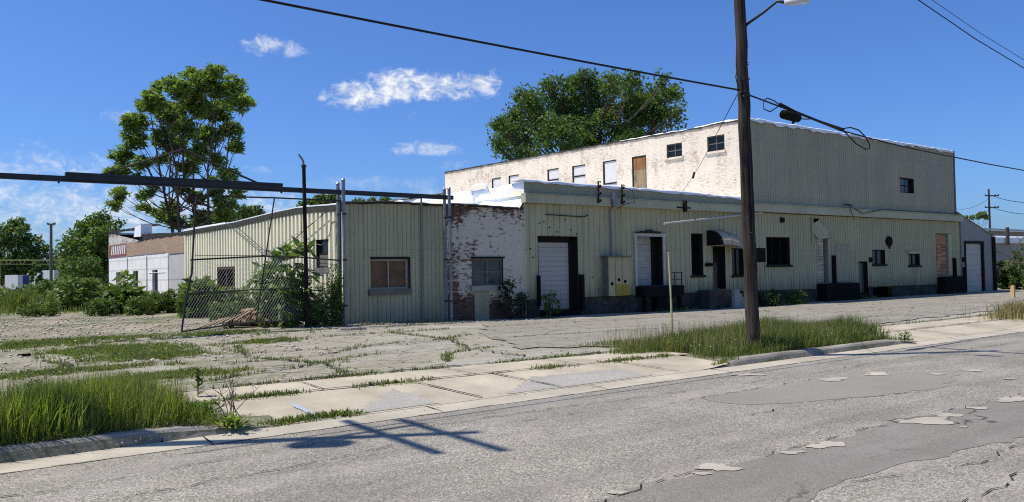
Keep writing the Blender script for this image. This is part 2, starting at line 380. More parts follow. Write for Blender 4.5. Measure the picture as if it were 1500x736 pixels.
# ------------------------------------------------------------------ ground
def lerp(a, b, t): return a+(b-a)*min(1, max(0, t))
def pw(x, pts):
    for (a, u), (b, v) in zip(pts, pts[1:]):
        if x <= b: return u if x <= a else u+(v-u)*(x-a)/(b-a)
    return pts[-1][1]
def s_side(x): return pw(x, [(3, .21), (14, .12), (30, .10)])
def s_bld(x): return pw(x, [(10.9, .27), (18.5, .10), (29, .04), (60, .02)])
def in_verge(x): return x < 3.0 or 12.2 < x < 19.0
def z_kerb(x):
    return pw(x, [(2.3, .15), (3.1, .016), (11.6, .016), (12.8, .14), (18.2, .13), (19.2, .016), (28, .016), (29, .13)])
def g(x, y):
    if y <= 9.78: return z_kerb(x)
    if y <= 11.1: return lerp(z_kerb(x), s_side(x), (y-9.78)/1.32)
    if y <= 12.4: return s_side(x)
    return lerp(s_side(x), s_bld(x) if x > 10.9 else .27+.02*math.sin(x), (y-12.4)/12.1)+ (.02*math.sin(x*.9+y*.7)*math.sin(y*.55) if x < 10 else .008*math.sin(x*.7+y))
t = NT('dirt_ground'); p = t.pos()
a = t.noise(p, .35, 6, .65); b = t.noise(p, 7, 5, .7); gr = t.vor(p, 18)
c = t.ramp(b, [(.3, (.17, .14, .10)), (.5, (.27, .235, .18)), (.72, (.40, .36, .29))])
c = t.mix(t.ramp(a, [(.42, 0.), (.6, .85)]), c, t.ramp(t.noise(p, 14, 4, .7), [(.3, (.035, .055, .015)), (.7, (.11, .15, .045))]))
t.col(c).set(Roughness=.95); t.bump(b, .7, .05); M['dirt'] = t.m
# large ground sheet
xs = sorted(set([-900, -500, -250, -120, -60] + list(np.arange(-30, 80.1, 2.0)) + [100, 140, 250, 500, 900]))
ys = sorted(set([-400, -150, -60, -20, -8] + [9.7, 9.79, 10.4, 11.1, 12.4] + list(np.arange(14, 62, 2.0)) + [70, 90, 120, 160, 250, 500, 1200]))
mb = MB(); vs = []
for y in ys:
    for x in xs:
        z = -.12 if y <= 9.7 else (g(x, min(y, 24.5))-.03 if y < 60 else .25)
        if y > 24.5: z = (.25 if x < 11 else -.02)
        vs.append((x, y, z))
n = len(xs); mb.add(vs, [(j*n+i, j*n+i+1, (j+1)*n+i+1, (j+1)*n+i) for j in range(len(ys)-1) for i in range(n-1)])
tag(mb.build('ground', M['dirt']), kind='structure')
M['road'] = m_asphalt('road_asphalt', .12, .46, 72, (1.05, .97, .80), False, .85, .45)
mb = MB()
mb.quad((-200, -9, 0), (400, -9, 0), (400, 9.3, 0), (-200, 9.3, 0)); tag(mb.build('road', M['road']), kind='structure')
def jag(pts, amp, step=.25, closed=True, sd=1):
    r = random.Random(sd); out = []; m = len(pts)
    for i in range(m if closed else m-1):
        a, b = Vector(pts[i]), Vector(pts[(i+1) % m]); k = max(1, int((b-a).length/step))
        nn = Vector((-(b-a).y, (b-a).x)).normalized() if (b-a).length else Vector((0, 0))
        for j in range(k):
            q = a+(b-a)*(j/k); w = r.uniform(-amp, amp)
            out.append((q.x+nn.x*w, q.y+nn.y*w))
    if not closed: out.append(tuple(pts[-1]))
    return out
def sheet(name, pts, z, m, parent=None):
    # earcut-like fan by triangulating through bmesh
    import bmesh
    bm = bmesh.new(); vs = [bm.verts.new((x, y, z(x, y) if callable(z) else z)) for x, y in pts]
    f = bm.faces.new(vs); bmesh.ops.triangulate(bm, faces=[f])
    mb = MB(); bm.verts.index_update()
    mb.v = [tuple(v.co) for v in bm.verts]; mb.f = [tuple(v.index for v in f.verts) for f in bm.faces]; bm.free()
    o = mb.build(name, m)
    return tag(o, kind='structure')
M['patch'] = m_asphalt('asphalt_patch', .17, .29, 100, (1.04, .97, .83), False, .4, .5)
M['patch3'] = m_asphalt('apron_patch', .25, .46, 90, (1.03, .97, .85), False, .5, .4)
M['patch2'] = m_asphalt('asphalt_lane', .14, .28, 95, (1, .92, .79), True, .35, .55)
sheet('road_patch', jag([(2.5, 4.95), (6.4, 4.9), (9.2, 5.0), (12.5, 4.85), (24, 4.8), (60, 4.8), (60, 3.75), (24, 3.8), (9.2, 3.72), (6.5, 4.0), (5.1, 3.6), (4.3, 2.6), (3.0, 2.4), (1.5, 3.6)], .07, .22, True, 3), .004, M['patch2'])
sheet('road_patch', jag([(9.0, 7.7), (12.3, 7.75), (14.9, 6.7), (12.4, 5.95), (9.6, 6.55), (8.9, 7.1)], .08, .25, True, 5), .004, M['patch'])
M['rim'] = m_asphalt('scar_rim', .09, .24, 80, (1, .96, .88), False, .8, .3)
M['roadpale'] = m_concrete('exposed_concrete', (.50, .455, .375), .4, .3)
for i, (px, py, w, h) in enumerate([(1050, 685, 58, 10), (1028, 694, 22, 5), (905, 722, 24, 5), (1212, 652, 52, 9), (1160, 663, 40, 4), (1355, 617, 100, 8), (1387, 608, 46, 6), (1432, 598, 30, 4), (1411, 626, 10, 2), (1490, 585, 60, 8),
        (1220, 556, 42, 5), (1285, 548, 40, 4), (1372, 548, 28, 2.5), (1425, 543, 26, 2.5), (1095, 549, 40, 4), (1480, 555, 18, 2)]):
    pts = []; r = random.Random(i); m = 40
    for k in range(m):
        q = 2*PI*k/m; rr = 1+.25*math.sin(2*q+i)+.18*math.sin(3*q+2.3*i)+.10*math.sin(5*q+1.7*i)+.08*math.sin(9*q+i)+r.uniform(-.06, .06)
        P = onz(px+math.cos(q)*w/2*rr, py+math.sin(q)*h/2*rr, .008); pts.append((P.x, P.y))
    sheet('road_scar', pts, .011, M['roadpale'])
    if w > 60:
        c0 = onz(px, py, 0); r2 = random.Random(i+50); sheet('road_scar_rim', [(c0.x+(a-c0.x)*(1.02+.2*r2.random())+.03, c0.y+(b-c0.y)*(1.0+.35*r2.random())+.03) for a, b in pts], .0095, M['rim'])
# thin crack lines on the road (real dark seams)
M['seam'] = plain('dark_seam', (.03, .028, .025), .3, 6, .95)
def crack(mb, pts, w, zf, seed=0, step=.18, amp=.05):
    q = jag(pts, amp, step, False, seed); r = random.Random(seed+99)
    for a, b in zip(q, q[1:]):
        if w < .009 and r.random() < .4: continue
        d = Vector((b[0]-a[0], b[1]-a[1]))
        if d.length < 1e-5: continue
        nn = Vector((-d.y, d.x)).normalized(); w1 = w*r.uniform(.3, 1.2); w2 = w*r.uniform(.3, 1.2)
        A, B = Vector(a), Vector(b)
        P = [A-nn*w1, B-nn*w2, B+nn*w2, A+nn*w1]
        mb.poly([(v.x, v.y, zf(v.x, v.y)) for v in P])
mb = MB()
for sd, pts in enumerate([[(-2, 8.6), (0.7, 8.2), (3, 8.5), (6, 8.55), (9.5, 8.3)], [(-1, 7.2), (1.7, 7.6), (3.1, 7.7), (5.2, 8.1), (7, 8.0)], [(9, 8.3), (12, 8.2), (16, 8.3), (22, 8.1), (35, 8.0)],
        [(1.5, 3.6), (3.5, 4.6), (5, 4.96), (8.5, 5.0), (12, 4.9), (22, 4.8)], [(6.5, 3.9), (8, 3.5), (10, 3.6), (13, 3.3)], [(5, 3.2), (7, 3.0), (9, 3.2)], [(7.6, 7.7), (9.0, 7.75), (12.3, 7.8)], [(12, 5.9), (9.6, 6.5), (8.4, 6.4)]]):
    crack(mb, pts, .008, lambda x, y: .0125, sd, .14, .05)
tag(mb.build('road_crack', M['seam']), kind='structure')
# gutter, kerbs
mb = MB(); X = np.arange(-30, 90, 1.)
for a, b in zip(X, X[1:]): mb.quad((a, 9.28, .006), (b, 9.28, .006), (b, 9.8, .016), (a, 9.8, .016))
tag(mb.build('gutter', M['gutterc']), kind='structure')
mb = MB()
for x in np.arange(-28, 60, 3.05): crack(mb, [(x, 9.28), (x+.02, 9.8)], .012, lambda x, y: .022, int(x*7) % 50, .2, .01)
crack(mb, [(-20, 9.28), (0, 9.28), (20, 9.27), (60, 9.26)], .006, lambda x, y: .0115, 5, .3, .02)
tag(mb.build('gutter_joint', M['seam']), kind='structure')
def kerb(x0, x1, step=.25, wob=.0):
    mb = MB(); prof = []
    xsn = list(np.arange(x0, x1+.01, step)); rings = []
    for x in xsn:
        h = max(.03, z_kerb(x)); jz = .006*math.sin(x*5.1)+.005*math.sin(x*2.3)
        rings.append([(x, 9.74, -.05), (x, 9.755, .012), (x, 9.79, h*.72+jz), (x, 9.825, h+jz*.8), (x, 9.87, h+.012+jz), (x, 9.98, h+.014), (x, 10.0, h-.06)])
    b = len(rings[0])
    vs = [v for r in rings for v in r]
    mb.add(vs, [(i*b+k, (i+1)*b+k, (i+1)*b+k+1, i*b+k+1) for i in range(len(rings)-1) for k in range(b-1)])
    mb.poly(rings[0]); mb.poly(rings[-1][::-1])
    o = mb.build('kerb', M['kerbc'], smooth=False); return tag(o, kind='structure')
kerb(-25, 3.0); kerb(12.3, 19.1); kerb(28.5, 60)
mb = MB()
for x in (-.6, .35, 1.15, 1.62, 2.05, 13.0, 14.6, 15.3, 17.1):
    for dz in (0,):
        h = z_kerb(x)
        mb.add([(x, 9.745, .02), (x+.02, 9.745, .02), (x+.05, 9.835, h*.9), (x+.03, 9.835, h*.9), (x+.06, 9.96, h+.026), (x+.045, 9.96, h+.026)], ((0, 1, 2, 3), (3, 2, 4, 5)))
tag(mb.build('kerb_crack', M['seam']), kind='structure')
# driveway aprons & sidewalk (concrete slabs as sheets)
def gsheet(name, x0, x1, y0, y1, m, dz, nx=1.0, ny=.6, bulge=None):
    mb = MB(); xs = np.linspace(x0, x1, max(2, int((x1-x0)/nx)+1)); yy = np.linspace(y0, y1, max(2, int((y1-y0)/ny)+1)); n = len(xs)
    mb.add([(x, y, g(x, y)+dz) for y in yy for x in xs], [(j*n+i, j*n+i+1, (j+1)*n+i+1, (j+1)*n+i) for j in range(len(yy)-1) for i in range(n-1)])
    return tag(mb.build(name, m), kind='structure')
gsheet('sidewalk', -25, 12.6, 11.12, 12.36, M['concrete'], .004, .5, .3)
gsheet('sidewalk', 18.4, 60, 11.12, 12.36, M['concrete'], .004, .5, .3)
gsheet('driveway', 3.02, 12.2, 9.785, 11.1, M['concrete'], .003, .4, .22)
gsheet('driveway', 18.9, 28.4, 9.785, 11.1, M['concrete'], .003, .4, .22)
M['lot'] = m_asphalt('lot_paving', .215, .47, 60, (.99, .935, .755), True, .6, .5, .7)
M['lotdark'] = m_asphalt('lot_patch_dark', .185, .34, 85, (1.02, .95, .79), True, .45, .5, .4)
gsheet('parking_lot', -30, 60, 12.4, 24.5, M['lot'], .0, .75, .75)
sheet('lot_patch', jag([(10.5, 14.2), (13, 13.2), (19.5, 12.7), (33, 13.5), (58, 14.5), (58, 23.2), (30, 22.5), (19, 22.2), (14.6, 21.6), (12.4, 18.6)], .25, .5, True, 8), lambda x, y: g(x, y)+.022, M['lotdark'])
for sd_, pp in ((4, ((575, 577), (640, 585), (668, 596), (600, 600), (520, 606), (470, 611), (530, 597), (560, 585))), (6, ((778, 556.6), (909, 542.5), (961, 547.7), (861, 560.6), (744, 572.7)))):
    pp = [onz(a, b, .075) for a, b in pp]; sheet('asphalt_patch', [(a, max(b, 9.84)) for a, b in jag([(q.x, q.y) for q in pp], .07, .07, True, sd_)], lambda x, y: g(x, y)+.009, M['patch3'])
M['bluepaint'] = plain('blue_paint', (.33, .37, .40), .2, 20, .8)
P = [onz(a, b, .085) for a, b in ((428, 596), (447, 600), (468, 606), (474, 609), (446, 604), (428, 599))]
sheet('paint_mark', jag([(q.x, q.y) for q in P], .02, .08, True, 9), lambda x, y: g(x, y)+.016, M['bluepaint'])
# expansion joints and long cracks in the concrete and the lot: dark soil-filled seams
mb = MB(); gz = lambda x, y: g(x, y)+.026
J = []
J.append(([(-20, 11.11), (0, 11.11), (3, 11.1), (8, 11.12), (12.4, 11.1)], .03))
J.append(([(18.6, 11.1), (30, 11.12), (60, 11.1)], .03)); J.append(([(-20, 12.38), (3, 12.38), (12.6, 12.4)], .05)); J.append(([(18.4, 12.38), (40, 12.4), (60, 12.4)], .05))
for x in (-1.5, .5, 4.6, 7.3, 9.6): J.append(([(x, 11.12), (x+.05, 12.36)], .012))
for x in (20.5, 22.5, 24.5, 26.5): J.append(([(x, 11.12), (x+.05, 12.36)], .012))
for x in (6.05, 7.6, 10.4, 21.5, 24.): J.append(([(x+.5, 9.82), (x, 11.1)], .02))
for k, (pts, w) in enumerate(J): crack(mb, pts, w, gz, k, .3, w*.6)
LOTC = [[(-12, 14.6), (-4, 14.5), (2, 14.8), (5.5, 14.2)], [(-12, 17.3), (-2, 17.2), (4, 17.5), (9, 16.8), (11, 17.4)], [(3.4, 13.3), (5.2, 14.0), (7.2, 15.4), (8.4, 15.2)], [(4.5, 20), (7.5, 20.3), (10.5, 20.1), (12.5, 20.6)],
    [(4.5, 15.6), (6.4, 15.9), (8.6, 17.3), (10.2, 17.4), (12, 18.3)], [(-6, 20.2), (1, 20.4), (5, 19.6)], [(8, 13.2), (8.8, 14.5), (10.2, 15.0)], [(13, 20.3), (17, 20.8), (24, 20.4), (33, 20.9), (50, 20.6)], [(12, 16.8), (18, 16.5), (26, 17.2), (40, 17)],
    [(20, 14.3), (24, 14.9), (32, 14.6), (50, 14.8)], [(6.8, 22.2), (9, 22.6), (11.5, 22.4), (15, 22.8)], [(5.6, 12.6), (6.0, 14.4), (5.2, 16.5), (5.8, 19.5)], [(9.8, 13), (9.6, 15), (10.6, 17.2), (10.4, 20.2)], [(1.6, 13), (1.2, 15), (2, 17.4), (1.5, 20)]]
for k, pts in enumerate(LOTC): crack(mb, pts, .024, gz, 40+k, .16, .10)
tag(mb.build('pavement_crack', M['seam']), kind='structure')
# ------------------------------------------------------------------ foliage helpers
def grass(name, pts, hgt, wid, m, zf=None, lean=.35, seed=1, tagkind='stuff'):
    """pts: (n,2) array; hgt: (n,) heights"""
    r = np.random.default_rng(seed); n = len(pts)
    if n == 0: return None
    base = np.zeros((n, 3)); base[:, :2] = pts
    base[:, 2] = [ (zf or g)(x, y) for x, y in pts]; base[:, 2] -= .01
    az = r.uniform(0, 2*PI, n); ld = 3*np.sin(base[:, 0]*2.3+base[:, 1])+2*np.cos(base[:, 1]*3.1-base[:, 0]*1.2)+r.normal(0, 1.1, n); le = hgt*np.abs(r.normal(0, lean, n))
    W = np.stack([np.cos(az), np.sin(az), np.zeros(n)], 1)*(wid*r.uniform(.6, 1.3, n))[:, None]
    L = np.stack([np.cos(ld)*le, np.sin(ld)*le, np.zeros(n)], 1); U = np.zeros((n, 3)); U[:, 2] = hgt
    v = np.empty((n, 5, 3)); mid = base+U*.55+L*.3; tip = base+U*np.clip(1-.25*(le/np.maximum(hgt, .01))**2, .4, 1)[:, None]+L
    v[:, 0] = base-W*.5; v[:, 1] = base+W*.5; v[:, 2] = mid+W*.42; v[:, 3] = mid-W*.42; v[:, 4] = tip
    me = bpy.data.meshes.new(name); nv = n*5
    me.vertices.add(nv); me.vertices.foreach_set('co', v.reshape(-1).astype(np.float32))
    b = (np.arange(n)*5)[:, None]
    q = (b+np.array([0, 1, 2, 3])).reshape(-1); tr = (b+np.array([3, 2, 4])).reshape(-1)
    loops = np.concatenate([q, tr]); me.loops.add(len(loops)); me.loops.foreach_set('vertex_index', loops.astype(np.int32))
    st = np.concatenate([np.arange(n)*4, 4*n+np.arange(n)*3]); me.polygons.add(2*n); me.polygons.foreach_set('loop_start', st.astype(np.int32))
    me.update(calc_edges=True); me.validate(); me.materials.append(m)
    o = bpy.data.objects.new(name, me); COL.objects.link(o); return o
def leaves(mb_v, mb_f, c, rad, n, size, rs, flat=.5, aspect=.6, droop=0.):
    pass
class Leaves:
    """many leaf quads collected as arrays"""
    def __init__(s): s.q = []
    def add(s, cen, nor, size, aspect=.55, ax=None, seed=0):
        r = rng; n = len(cen)
        a = r.normal(size=(n, 3)) if ax is None else ax
        nor = nor/np.linalg.norm(nor, axis=1)[:, None]
        a = a-(a*nor).sum(1)[:, None]*nor; a /= np.maximum(1e-6, np.linalg.norm(a, axis=1))[:, None]
        b = np.cross(nor, a); sz = np.asarray(size).reshape(-1, 1)*np.ones((n, 1))
        s.q.append(np.stack([cen-a*sz*.5, cen-a*sz*.02-b*sz*aspect*.5-nor*sz*.05, cen+a*sz*.5, cen-a*sz*.02+b*sz*aspect*.5-nor*sz*.05], 1))
    def clump(s, cen, rad, n, size, up=.6, squash=.8, aspect=.55):
        d = rng.normal(size=(n, 3)); d /= np.linalg.norm(d, axis=1)[:, None]
        rr = rad*rng.uniform(.15, 1, n)**.6
        c = np.array(cen)+d*rr[:, None]*np.array([1, 1, squash])
        nn = rng.normal(size=(n, 3))+d*.7+np.array([0, 0, up]); s.add(c, nn, size*rng.uniform(.6, 1.3, n), aspect)
    def rosette(s, cen, n, length, width):
        az = rng.uniform(0, 2*PI, n); el = rng.uniform(-.65, .55, n)
        ax = np.stack([np.cos(az)*np.cos(el), np.sin(az)*np.cos(el), np.sin(el)], 1)
        ln = length*rng.uniform(.7, 1.25, n); c = np.array(cen)+ax*ln[:, None]*.5+np.array([0, 0, -.06*length])
        nn = np.stack([np.zeros(n), np.zeros(n), np.ones(n)], 1)*.7+rng.normal(size=(n, 3))*.6
        s.add(c, nn, ln, width/length, ax)
    def build(s, name, m, parent=None):
        v = np.concatenate(s.q).reshape(-1, 3); n = len(v)//4
        o0 = ORG[parent.name] if parent else Vector((0, 0, 0)); v = v-np.array(o0)
        me = bpy.data.meshes.new(name); me.vertices.add(4*n); me.vertices.foreach_set('co', v.reshape(-1).astype(np.float32))
        me.loops.add(4*n); me.loops.foreach_set('vertex_index', np.arange(4*n, dtype=np.int32))
        me.polygons.add(n); me.polygons.foreach_set('loop_start', (np.arange(n)*4).astype(np.int32))
        me.update(calc_edges=True); me.materials.append(m)
        o = bpy.data.objects.new(name, me); COL.objects.link(o); ORG[o.name] = o0.copy()
        if parent: o.parent = parent
        return o
def curve(a, b, bend, k=6, sag=None):
    a, b = Vector(a), Vector(b); out = []
    for i in range(k+1):
        t = i/k; out.append(a.lerp(b, t)+Vector(bend)*math.sin(PI*t))
    return out
M['leaf_dark'] = m_leaf('foliage_dark', [(.04, .078, .02), (.07, .122, .03), (.12, .18, .047)], .42)
M['leaf_mid'] = m_leaf('foliage_mid', [(.04, .075, .016), (.07, .12, .025), (.115, .165, .042)], .38)
M['leaf_ail'] = m_leaf('foliage_ailanthus', [(.07, .125, .027), (.12, .19, .042), (.20, .26, .075)], .5)
M['leaf_bright'] = m_leaf('foliage_bright', [(.06, .105, .018), (.10, .155, .03), (.15, .20, .05)])
M['leaf_shade'] = m_leaf('foliage_deep', [(.012, .028, .01), (.022, .045, .014), (.04, .07, .02)])
M['grass'] = m_leaf('grass_blades', [(.075, .13, .016), (.13, .20, .026), (.19, .25, .05), (.30, .28, .11)], .5)
M['grass2'] = m_leaf('grass_verge', [(.05, .09, .016), (.095, .145, .026), (.14, .18, .05), (.23, .22, .10)], .42)
M['grassdry'] = m_leaf('grass_dry', [(.10, .12, .035), (.24, .20, .09), (.36, .29, .14)], .25)
M['flower'] = plain('white_petals', (.8, .8, .76), .05, 3, .7)
# ------------------------------------------------------------------ trees
def tree(name, label, base, lobes, nclump, nleaf, leafsize, mleaf, trunk_r, stems=1, rosette=False, group=None, cat='tree', clump_r=.9, seed=0, fill=.55):
    """lobes: (centre, radius xyz scale) spheres that fill the crown; limbs reach into every lobe"""
    r = random.Random(seed)
    T = thing(name, label, cat, base, group); b = Vector(base)
    tot = sum(l[1]**2 for l in lobes)
    top = max(l[0].z for l in lobes); ctr = sum((l[0]*l[1]**2 for l in lobes), Vector())/tot
    mb = MB(); L = Leaves()
    forkz = b.z+(ctr.z-b.z)*.42
    stemtops = []
    for k in range(stems):
        off = Vector((r.uniform(-1, 1), r.uniform(-1, 1), 0))*(.35*stems if stems > 1 else 0)
        f = Vector((b.x+(ctr.x-b.x)*.5, b.y+(ctr.y-b.y)*.5, forkz))+off*1.6
        t2 = Vector((ctr.x, ctr.y, lerp(forkz, top, .75)))+off*3
        pts = [b+off*.5+Vector((0, 0, -.2)), b.lerp(f, .5)+off*.3, f, f.lerp(t2, .5)+Vector((r.uniform(-.4, .4), r.uniform(-.4, .4), 0)), t2]
        mb.tube(pts, [trunk_r*1.25, trunk_r, trunk_r*.8, trunk_r*.5, trunk_r*.22], 8); stemtops.append(pts)
    for (c, rad) in lobes:
        st = r.choice(stemtops); h = r.uniform(.1, .9)
        a = st[2].lerp(st[4], h*max(0, min(1, (c.z-forkz)/(top-forkz+.1))))
        limb = curve(a, c, (r.uniform(-.5, .5), r.uniform(-.5, .5), -.12*(c-a).length), 5)
        mb.tube(limb, [trunk_r*.42, trunk_r*.36, trunk_r*.3, trunk_r*.24, trunk_r*.17, trunk_r*.1], 6)
        for q in range(max(3, int(5*rad/2))):
            d = Vector((r.gauss(0, 1), r.gauss(0, 1), r.gauss(.2, .8))).normalized()
            s0 = limb[r.choice((2, 3, 4, 5))]; e = c+d*rad*.85
            mb.tube(curve(s0, e, (0, 0, -.08*(e-s0).length), 3), [trunk_r*.16, trunk_r*.12, trunk_r*.08, trunk_r*.04], 5)
        k = max(3, int(nclump*rad**2/tot))
        for q in range(k):
            d = np.array([r.gauss(0, 1), r.gauss(0, 1), r.gauss(0.1, 1)]); d /= np.linalg.norm(d)
            cc = np.array(c)+d*rad*r.uniform(fill**2, 1)**.5*np.array([1, 1, .9])
            if rosette:
                L.rosette(cc, nleaf, leafsize, leafsize*.26); L.clump(cc, clump_r*.5, nleaf, leafsize*.45)
            else: L.clump(cc, clump_r*r.uniform(.6, 1.25), nleaf, leafsize)
    mb.build('trunk', M['bark'], T, True); L.build('crown', mleaf, T)
    return T
def lob(px, py, rp, D): return (dep(px, py, D), rp*D/FL)
# big open tree behind the wing
D = 66; lb = []
rr = random.Random(4)
for (x, y, q) in [(300, 122, 24), (262, 128, 22), (335, 130, 24), (352, 150, 18), (225, 148, 20), (285, 150, 26), (320, 165, 24), (250, 168, 22), (205, 178, 18), (195, 205, 18), (235, 200, 18), (180, 228, 15), (172, 250, 14), (208, 240, 13),
        (272, 190, 20), (305, 200, 20), (340, 190, 15), (345, 215, 12), (175, 285, 13), (168, 300, 9), (330, 300, 15), (250, 302, 13), (245, 318, 12), (300, 318, 16), (335, 322, 13), (335, 255, 13), (275, 245, 15), (225, 270, 8), (318, 235, 12), (190, 178, 12), (283, 110, 14), (318, 104, 12), (285, 290, 14), (232, 128, 10), (260, 215, 16), (290, 225, 16), (240, 232, 12), (310, 268, 13), (270, 275, 12), (318, 285, 12), (255, 322, 14), (325, 315, 14), (290, 330, 16), (215, 155, 14), (212, 285, 10), (198, 262, 9), (232, 312, 10), (210, 305, 9), (345, 285, 10)]:
    lb.append(lob(x, y, q*.98, D+rr.uniform(-3.5, 3.5)))
b0 = dep(288, 400, D); b0.z = .25
tree('tree_of_heaven', 'tall open tree with drooping feathery leaves behind the ribbed side wall', b0, lb, 1500, 12, .6, M['leaf_ail'], .16, 5, True, clump_r=.75, seed=3, fill=.25)
# round dense tree behind the cream brick block
D = 92; lb = []; rr = random.Random(5)
for (x, y, q) in [(850, 140, 34), (900, 150, 36), (800, 165, 34), (945, 155, 34), (975, 150, 24), (765, 190, 32), (820, 200, 38), (880, 195, 40), (940, 190, 36), (985, 175, 15), (745, 215, 20), (735, 180, 10), (860, 115, 16), (925, 120, 16), (972, 118, 12), (810, 128, 18), (895, 122, 16), (775, 150, 22), (760, 145, 12), (985, 135, 12), (845, 170, 36), (770, 235, 24), (850, 235, 36), (930, 225, 34), (742, 196, 16), (730, 184, 11), (728, 212, 12), (748, 168, 12), (996, 160, 7)]:
    lb.append(lob(x, y, q, D+rr.uniform(-6, 6)))
b0 = dep(865, 400, D); b0.z = 0
tree('broadleaf_tree', 'large round dense dark green tree rising behind the cream brick upper wall', b0, lb, 1500, 26, .42, M['leaf_dark'], .5, 1, False, clump_r=1.0, seed=8, fill=.5)
# distant left trees
D = 105; rr = random.Random(6)
def far(name, label, lobs, D, base, m, nc, seed, leaf=.5, cr=.9, nl=20, tr=.3):
    r = random.Random(seed); l2 = [lob(x, y, q, D+r.uniform(-3, 3)) for x, y, q in lobs]
    b = dep(base, 400, D); b.z = .25
    return tree(name, label, b, l2, nc, nl, leaf, m, tr, 1, False, clump_r=cr, seed=seed, group='background trees', fill=.5)
far('broadleaf_tree', 'dark bushy tree at the far left edge behind the white trailers', [(20, 345, 22), (45, 355, 15), (10, 370, 22), (40, 385, 22), (58, 372, 14), (30, 330, 12), (-5, 345, 20), (15, 400, 24), (68, 395, 14), (50, 408, 18), (0, 400, 20)], 118, 25, M['leaf_dark'], 420, 11, .55, 1.0)
far('broadleaf_tree', 'tall dark tree just left of the white block wall', [(135, 335, 20), (150, 325, 14), (120, 350, 20), (150, 352, 22), (105, 365, 14), (130, 380, 24), (155, 385, 20), (110, 395, 20), (165, 345, 10), (168, 365, 10), (140, 405, 24), (98, 398, 12), (172, 328, 6)], 90, 138, M['leaf_dark'], 520, 12, .45, .9)
far('broadleaf_tree', 'small round treetop peeping over the ribbed side wall left of the tall thin lamp', [(362, 313, 12), (375, 312, 9), (350, 318, 8), (366, 325, 14)], 110, 364, M['leaf_mid'], 110, 13, .5, .8)
far('broadleaf_tree', 'low wide treetop above the ribbed wall beside the gate posts', [(470, 294, 10), (488, 293, 9), (455, 300, 9), (480, 302, 14), (445, 304, 7)], 110, 472, M['leaf_mid'], 130, 14, .5, .8)
far('broadleaf_tree', 'sparse treetop just showing above the plain front of the low wing', [(525, 296, 6), (545, 297, 6), (565, 296, 7), (580, 296, 5), (600, 297, 6)], 120, 560, M['leaf_mid'], 70, 15, .5, .7)
far('broadleaf_tree', 'far green tree beyond the pale metal roof near the distant power pole', [(1439, 314, 4.5), (1433, 317, 4), (1425, 319, 3), (1444, 318, 4), (1416, 320, 2.5)], 150, 1437, M['leaf_bright'], 60, 16, .45, .45, 14, .15)
far('broadleaf_tree', 'mid green tree filling the gap beyond the yellow gantry', [(75, 405, 14), (90, 410, 14), (78, 392, 10), (60, 415, 12), (95, 420, 12), (85, 380, 8)], 128, 80, M['leaf_mid'], 160, 17, .6, 1.0)
# ------------------------------------------------------------------ main warehouse
FRT = FR((0, 24.5, 0), (1, 0, 0), (0, -1, 0))
W = thing('warehouse', 'long pale green metal warehouse with loading doors and a tall cream brick upper block', 'building', (36, 24.5, 0))
zbs = lambda x: pw(x, [(18.5, .81), (26.8, .82), (38, .72), (54.4, .63)])
zbt = lambda x: pw(x, [(18.5, 4.58), (32, 4.65), (54.4, 4.68)])
OPEN = [(19.1, 21.15, .30, 3.31), (24.5, 26.2, 1.2, 3.36), (28.1, 28.9, 1.6, 3.55), (29.6, 30.5, .92, 2.96), (31.0, 31.9, 1.55, 2.87), (33.7, 35.7, 2.02, 3.45), (37.72, 38.35, 3.9, 4.5), (38.12, 39.4, 1.03, 3.44), (42.1, 43.05, .34, 2.15), (43.6, 45.05, 1.97, 2.83), (47.7, 49.1, 1.87, 2.58), (51.2, 53.2, 1.2, 3.88)]
p1 = prof_rib(18.5, 33, .31, .028, -.022, .006, .08); p2 = prof_rib(33, 54.4, .235, .055, .034, .014, .05)
mb = MB()
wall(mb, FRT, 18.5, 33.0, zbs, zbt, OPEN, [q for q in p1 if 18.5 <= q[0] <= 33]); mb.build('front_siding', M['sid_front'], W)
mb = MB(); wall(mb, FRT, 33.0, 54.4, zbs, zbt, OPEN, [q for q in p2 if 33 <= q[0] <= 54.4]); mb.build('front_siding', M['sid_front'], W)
mb = MB()       # foundation, interrupted by the doors that reach the ground
for a, b in ((18.5, 19.1), (21.15, 42.1), (43.05, 43.5), (45.7, 54.4)):
    mb = MB(); X = np.linspace(a, b, max(2, int((b-a)/1.)))
    for u, v in zip(X, X[1:]):
        mb.quad(FRT.pt(u, .045, -.3), FRT.pt(v, .045, -.3), FRT.pt(v, .045, zbs(v)-.004), FRT.pt(u, .045, zbs(u)-.004))
        mb.quad(FRT.pt(u, .045, zbs(u)-.004), FRT.pt(v, .045, zbs(v)-.004), FRT.pt(v, -.05, zbs(v)-.004), FRT.pt(u, -.05, zbs(u)-.004))
    mb.build('foundation', M['found'], W)
mb = MB(); mb.box(43.5, 45.7, 24.75, 24.8, -.2, .62); mb.build('crawl_hatch', M['dark'], W)
mb = MB(); FRT.box(mb, 18.34, 32.3, -.03, .26, 4.60, 4.93); FRT.box(mb, 32.3, 54.5, -.03, .24, 4.70, 5.08); FRT.box(mb, 32.3, 54.5, -.03, .29, 5.085, 5.12)
FRT.box(mb, 18.33, 32.3, .0, .30, 4.935, 4.965); mb.build('fascia', M['fascia'], W)
par = lambda x: pw(x, [(18.3, 5.47), (21, 5.43), (25, 5.41), (29, 5.36), (31.2, 5.30), (32.3, 5.27)])
mb = MB(); wall(mb, FR((0, 24.35, 0), (1, 0, 0), (0, -1, 0)), 18.35, 32.3, 4.97, par, (), [q for q in prof_rib(18.3, 32.4, .155, .05, .018, .01) if 18.35 <= q[0] <= 32.3]); mb.build('parapet', M['parapet'], W)
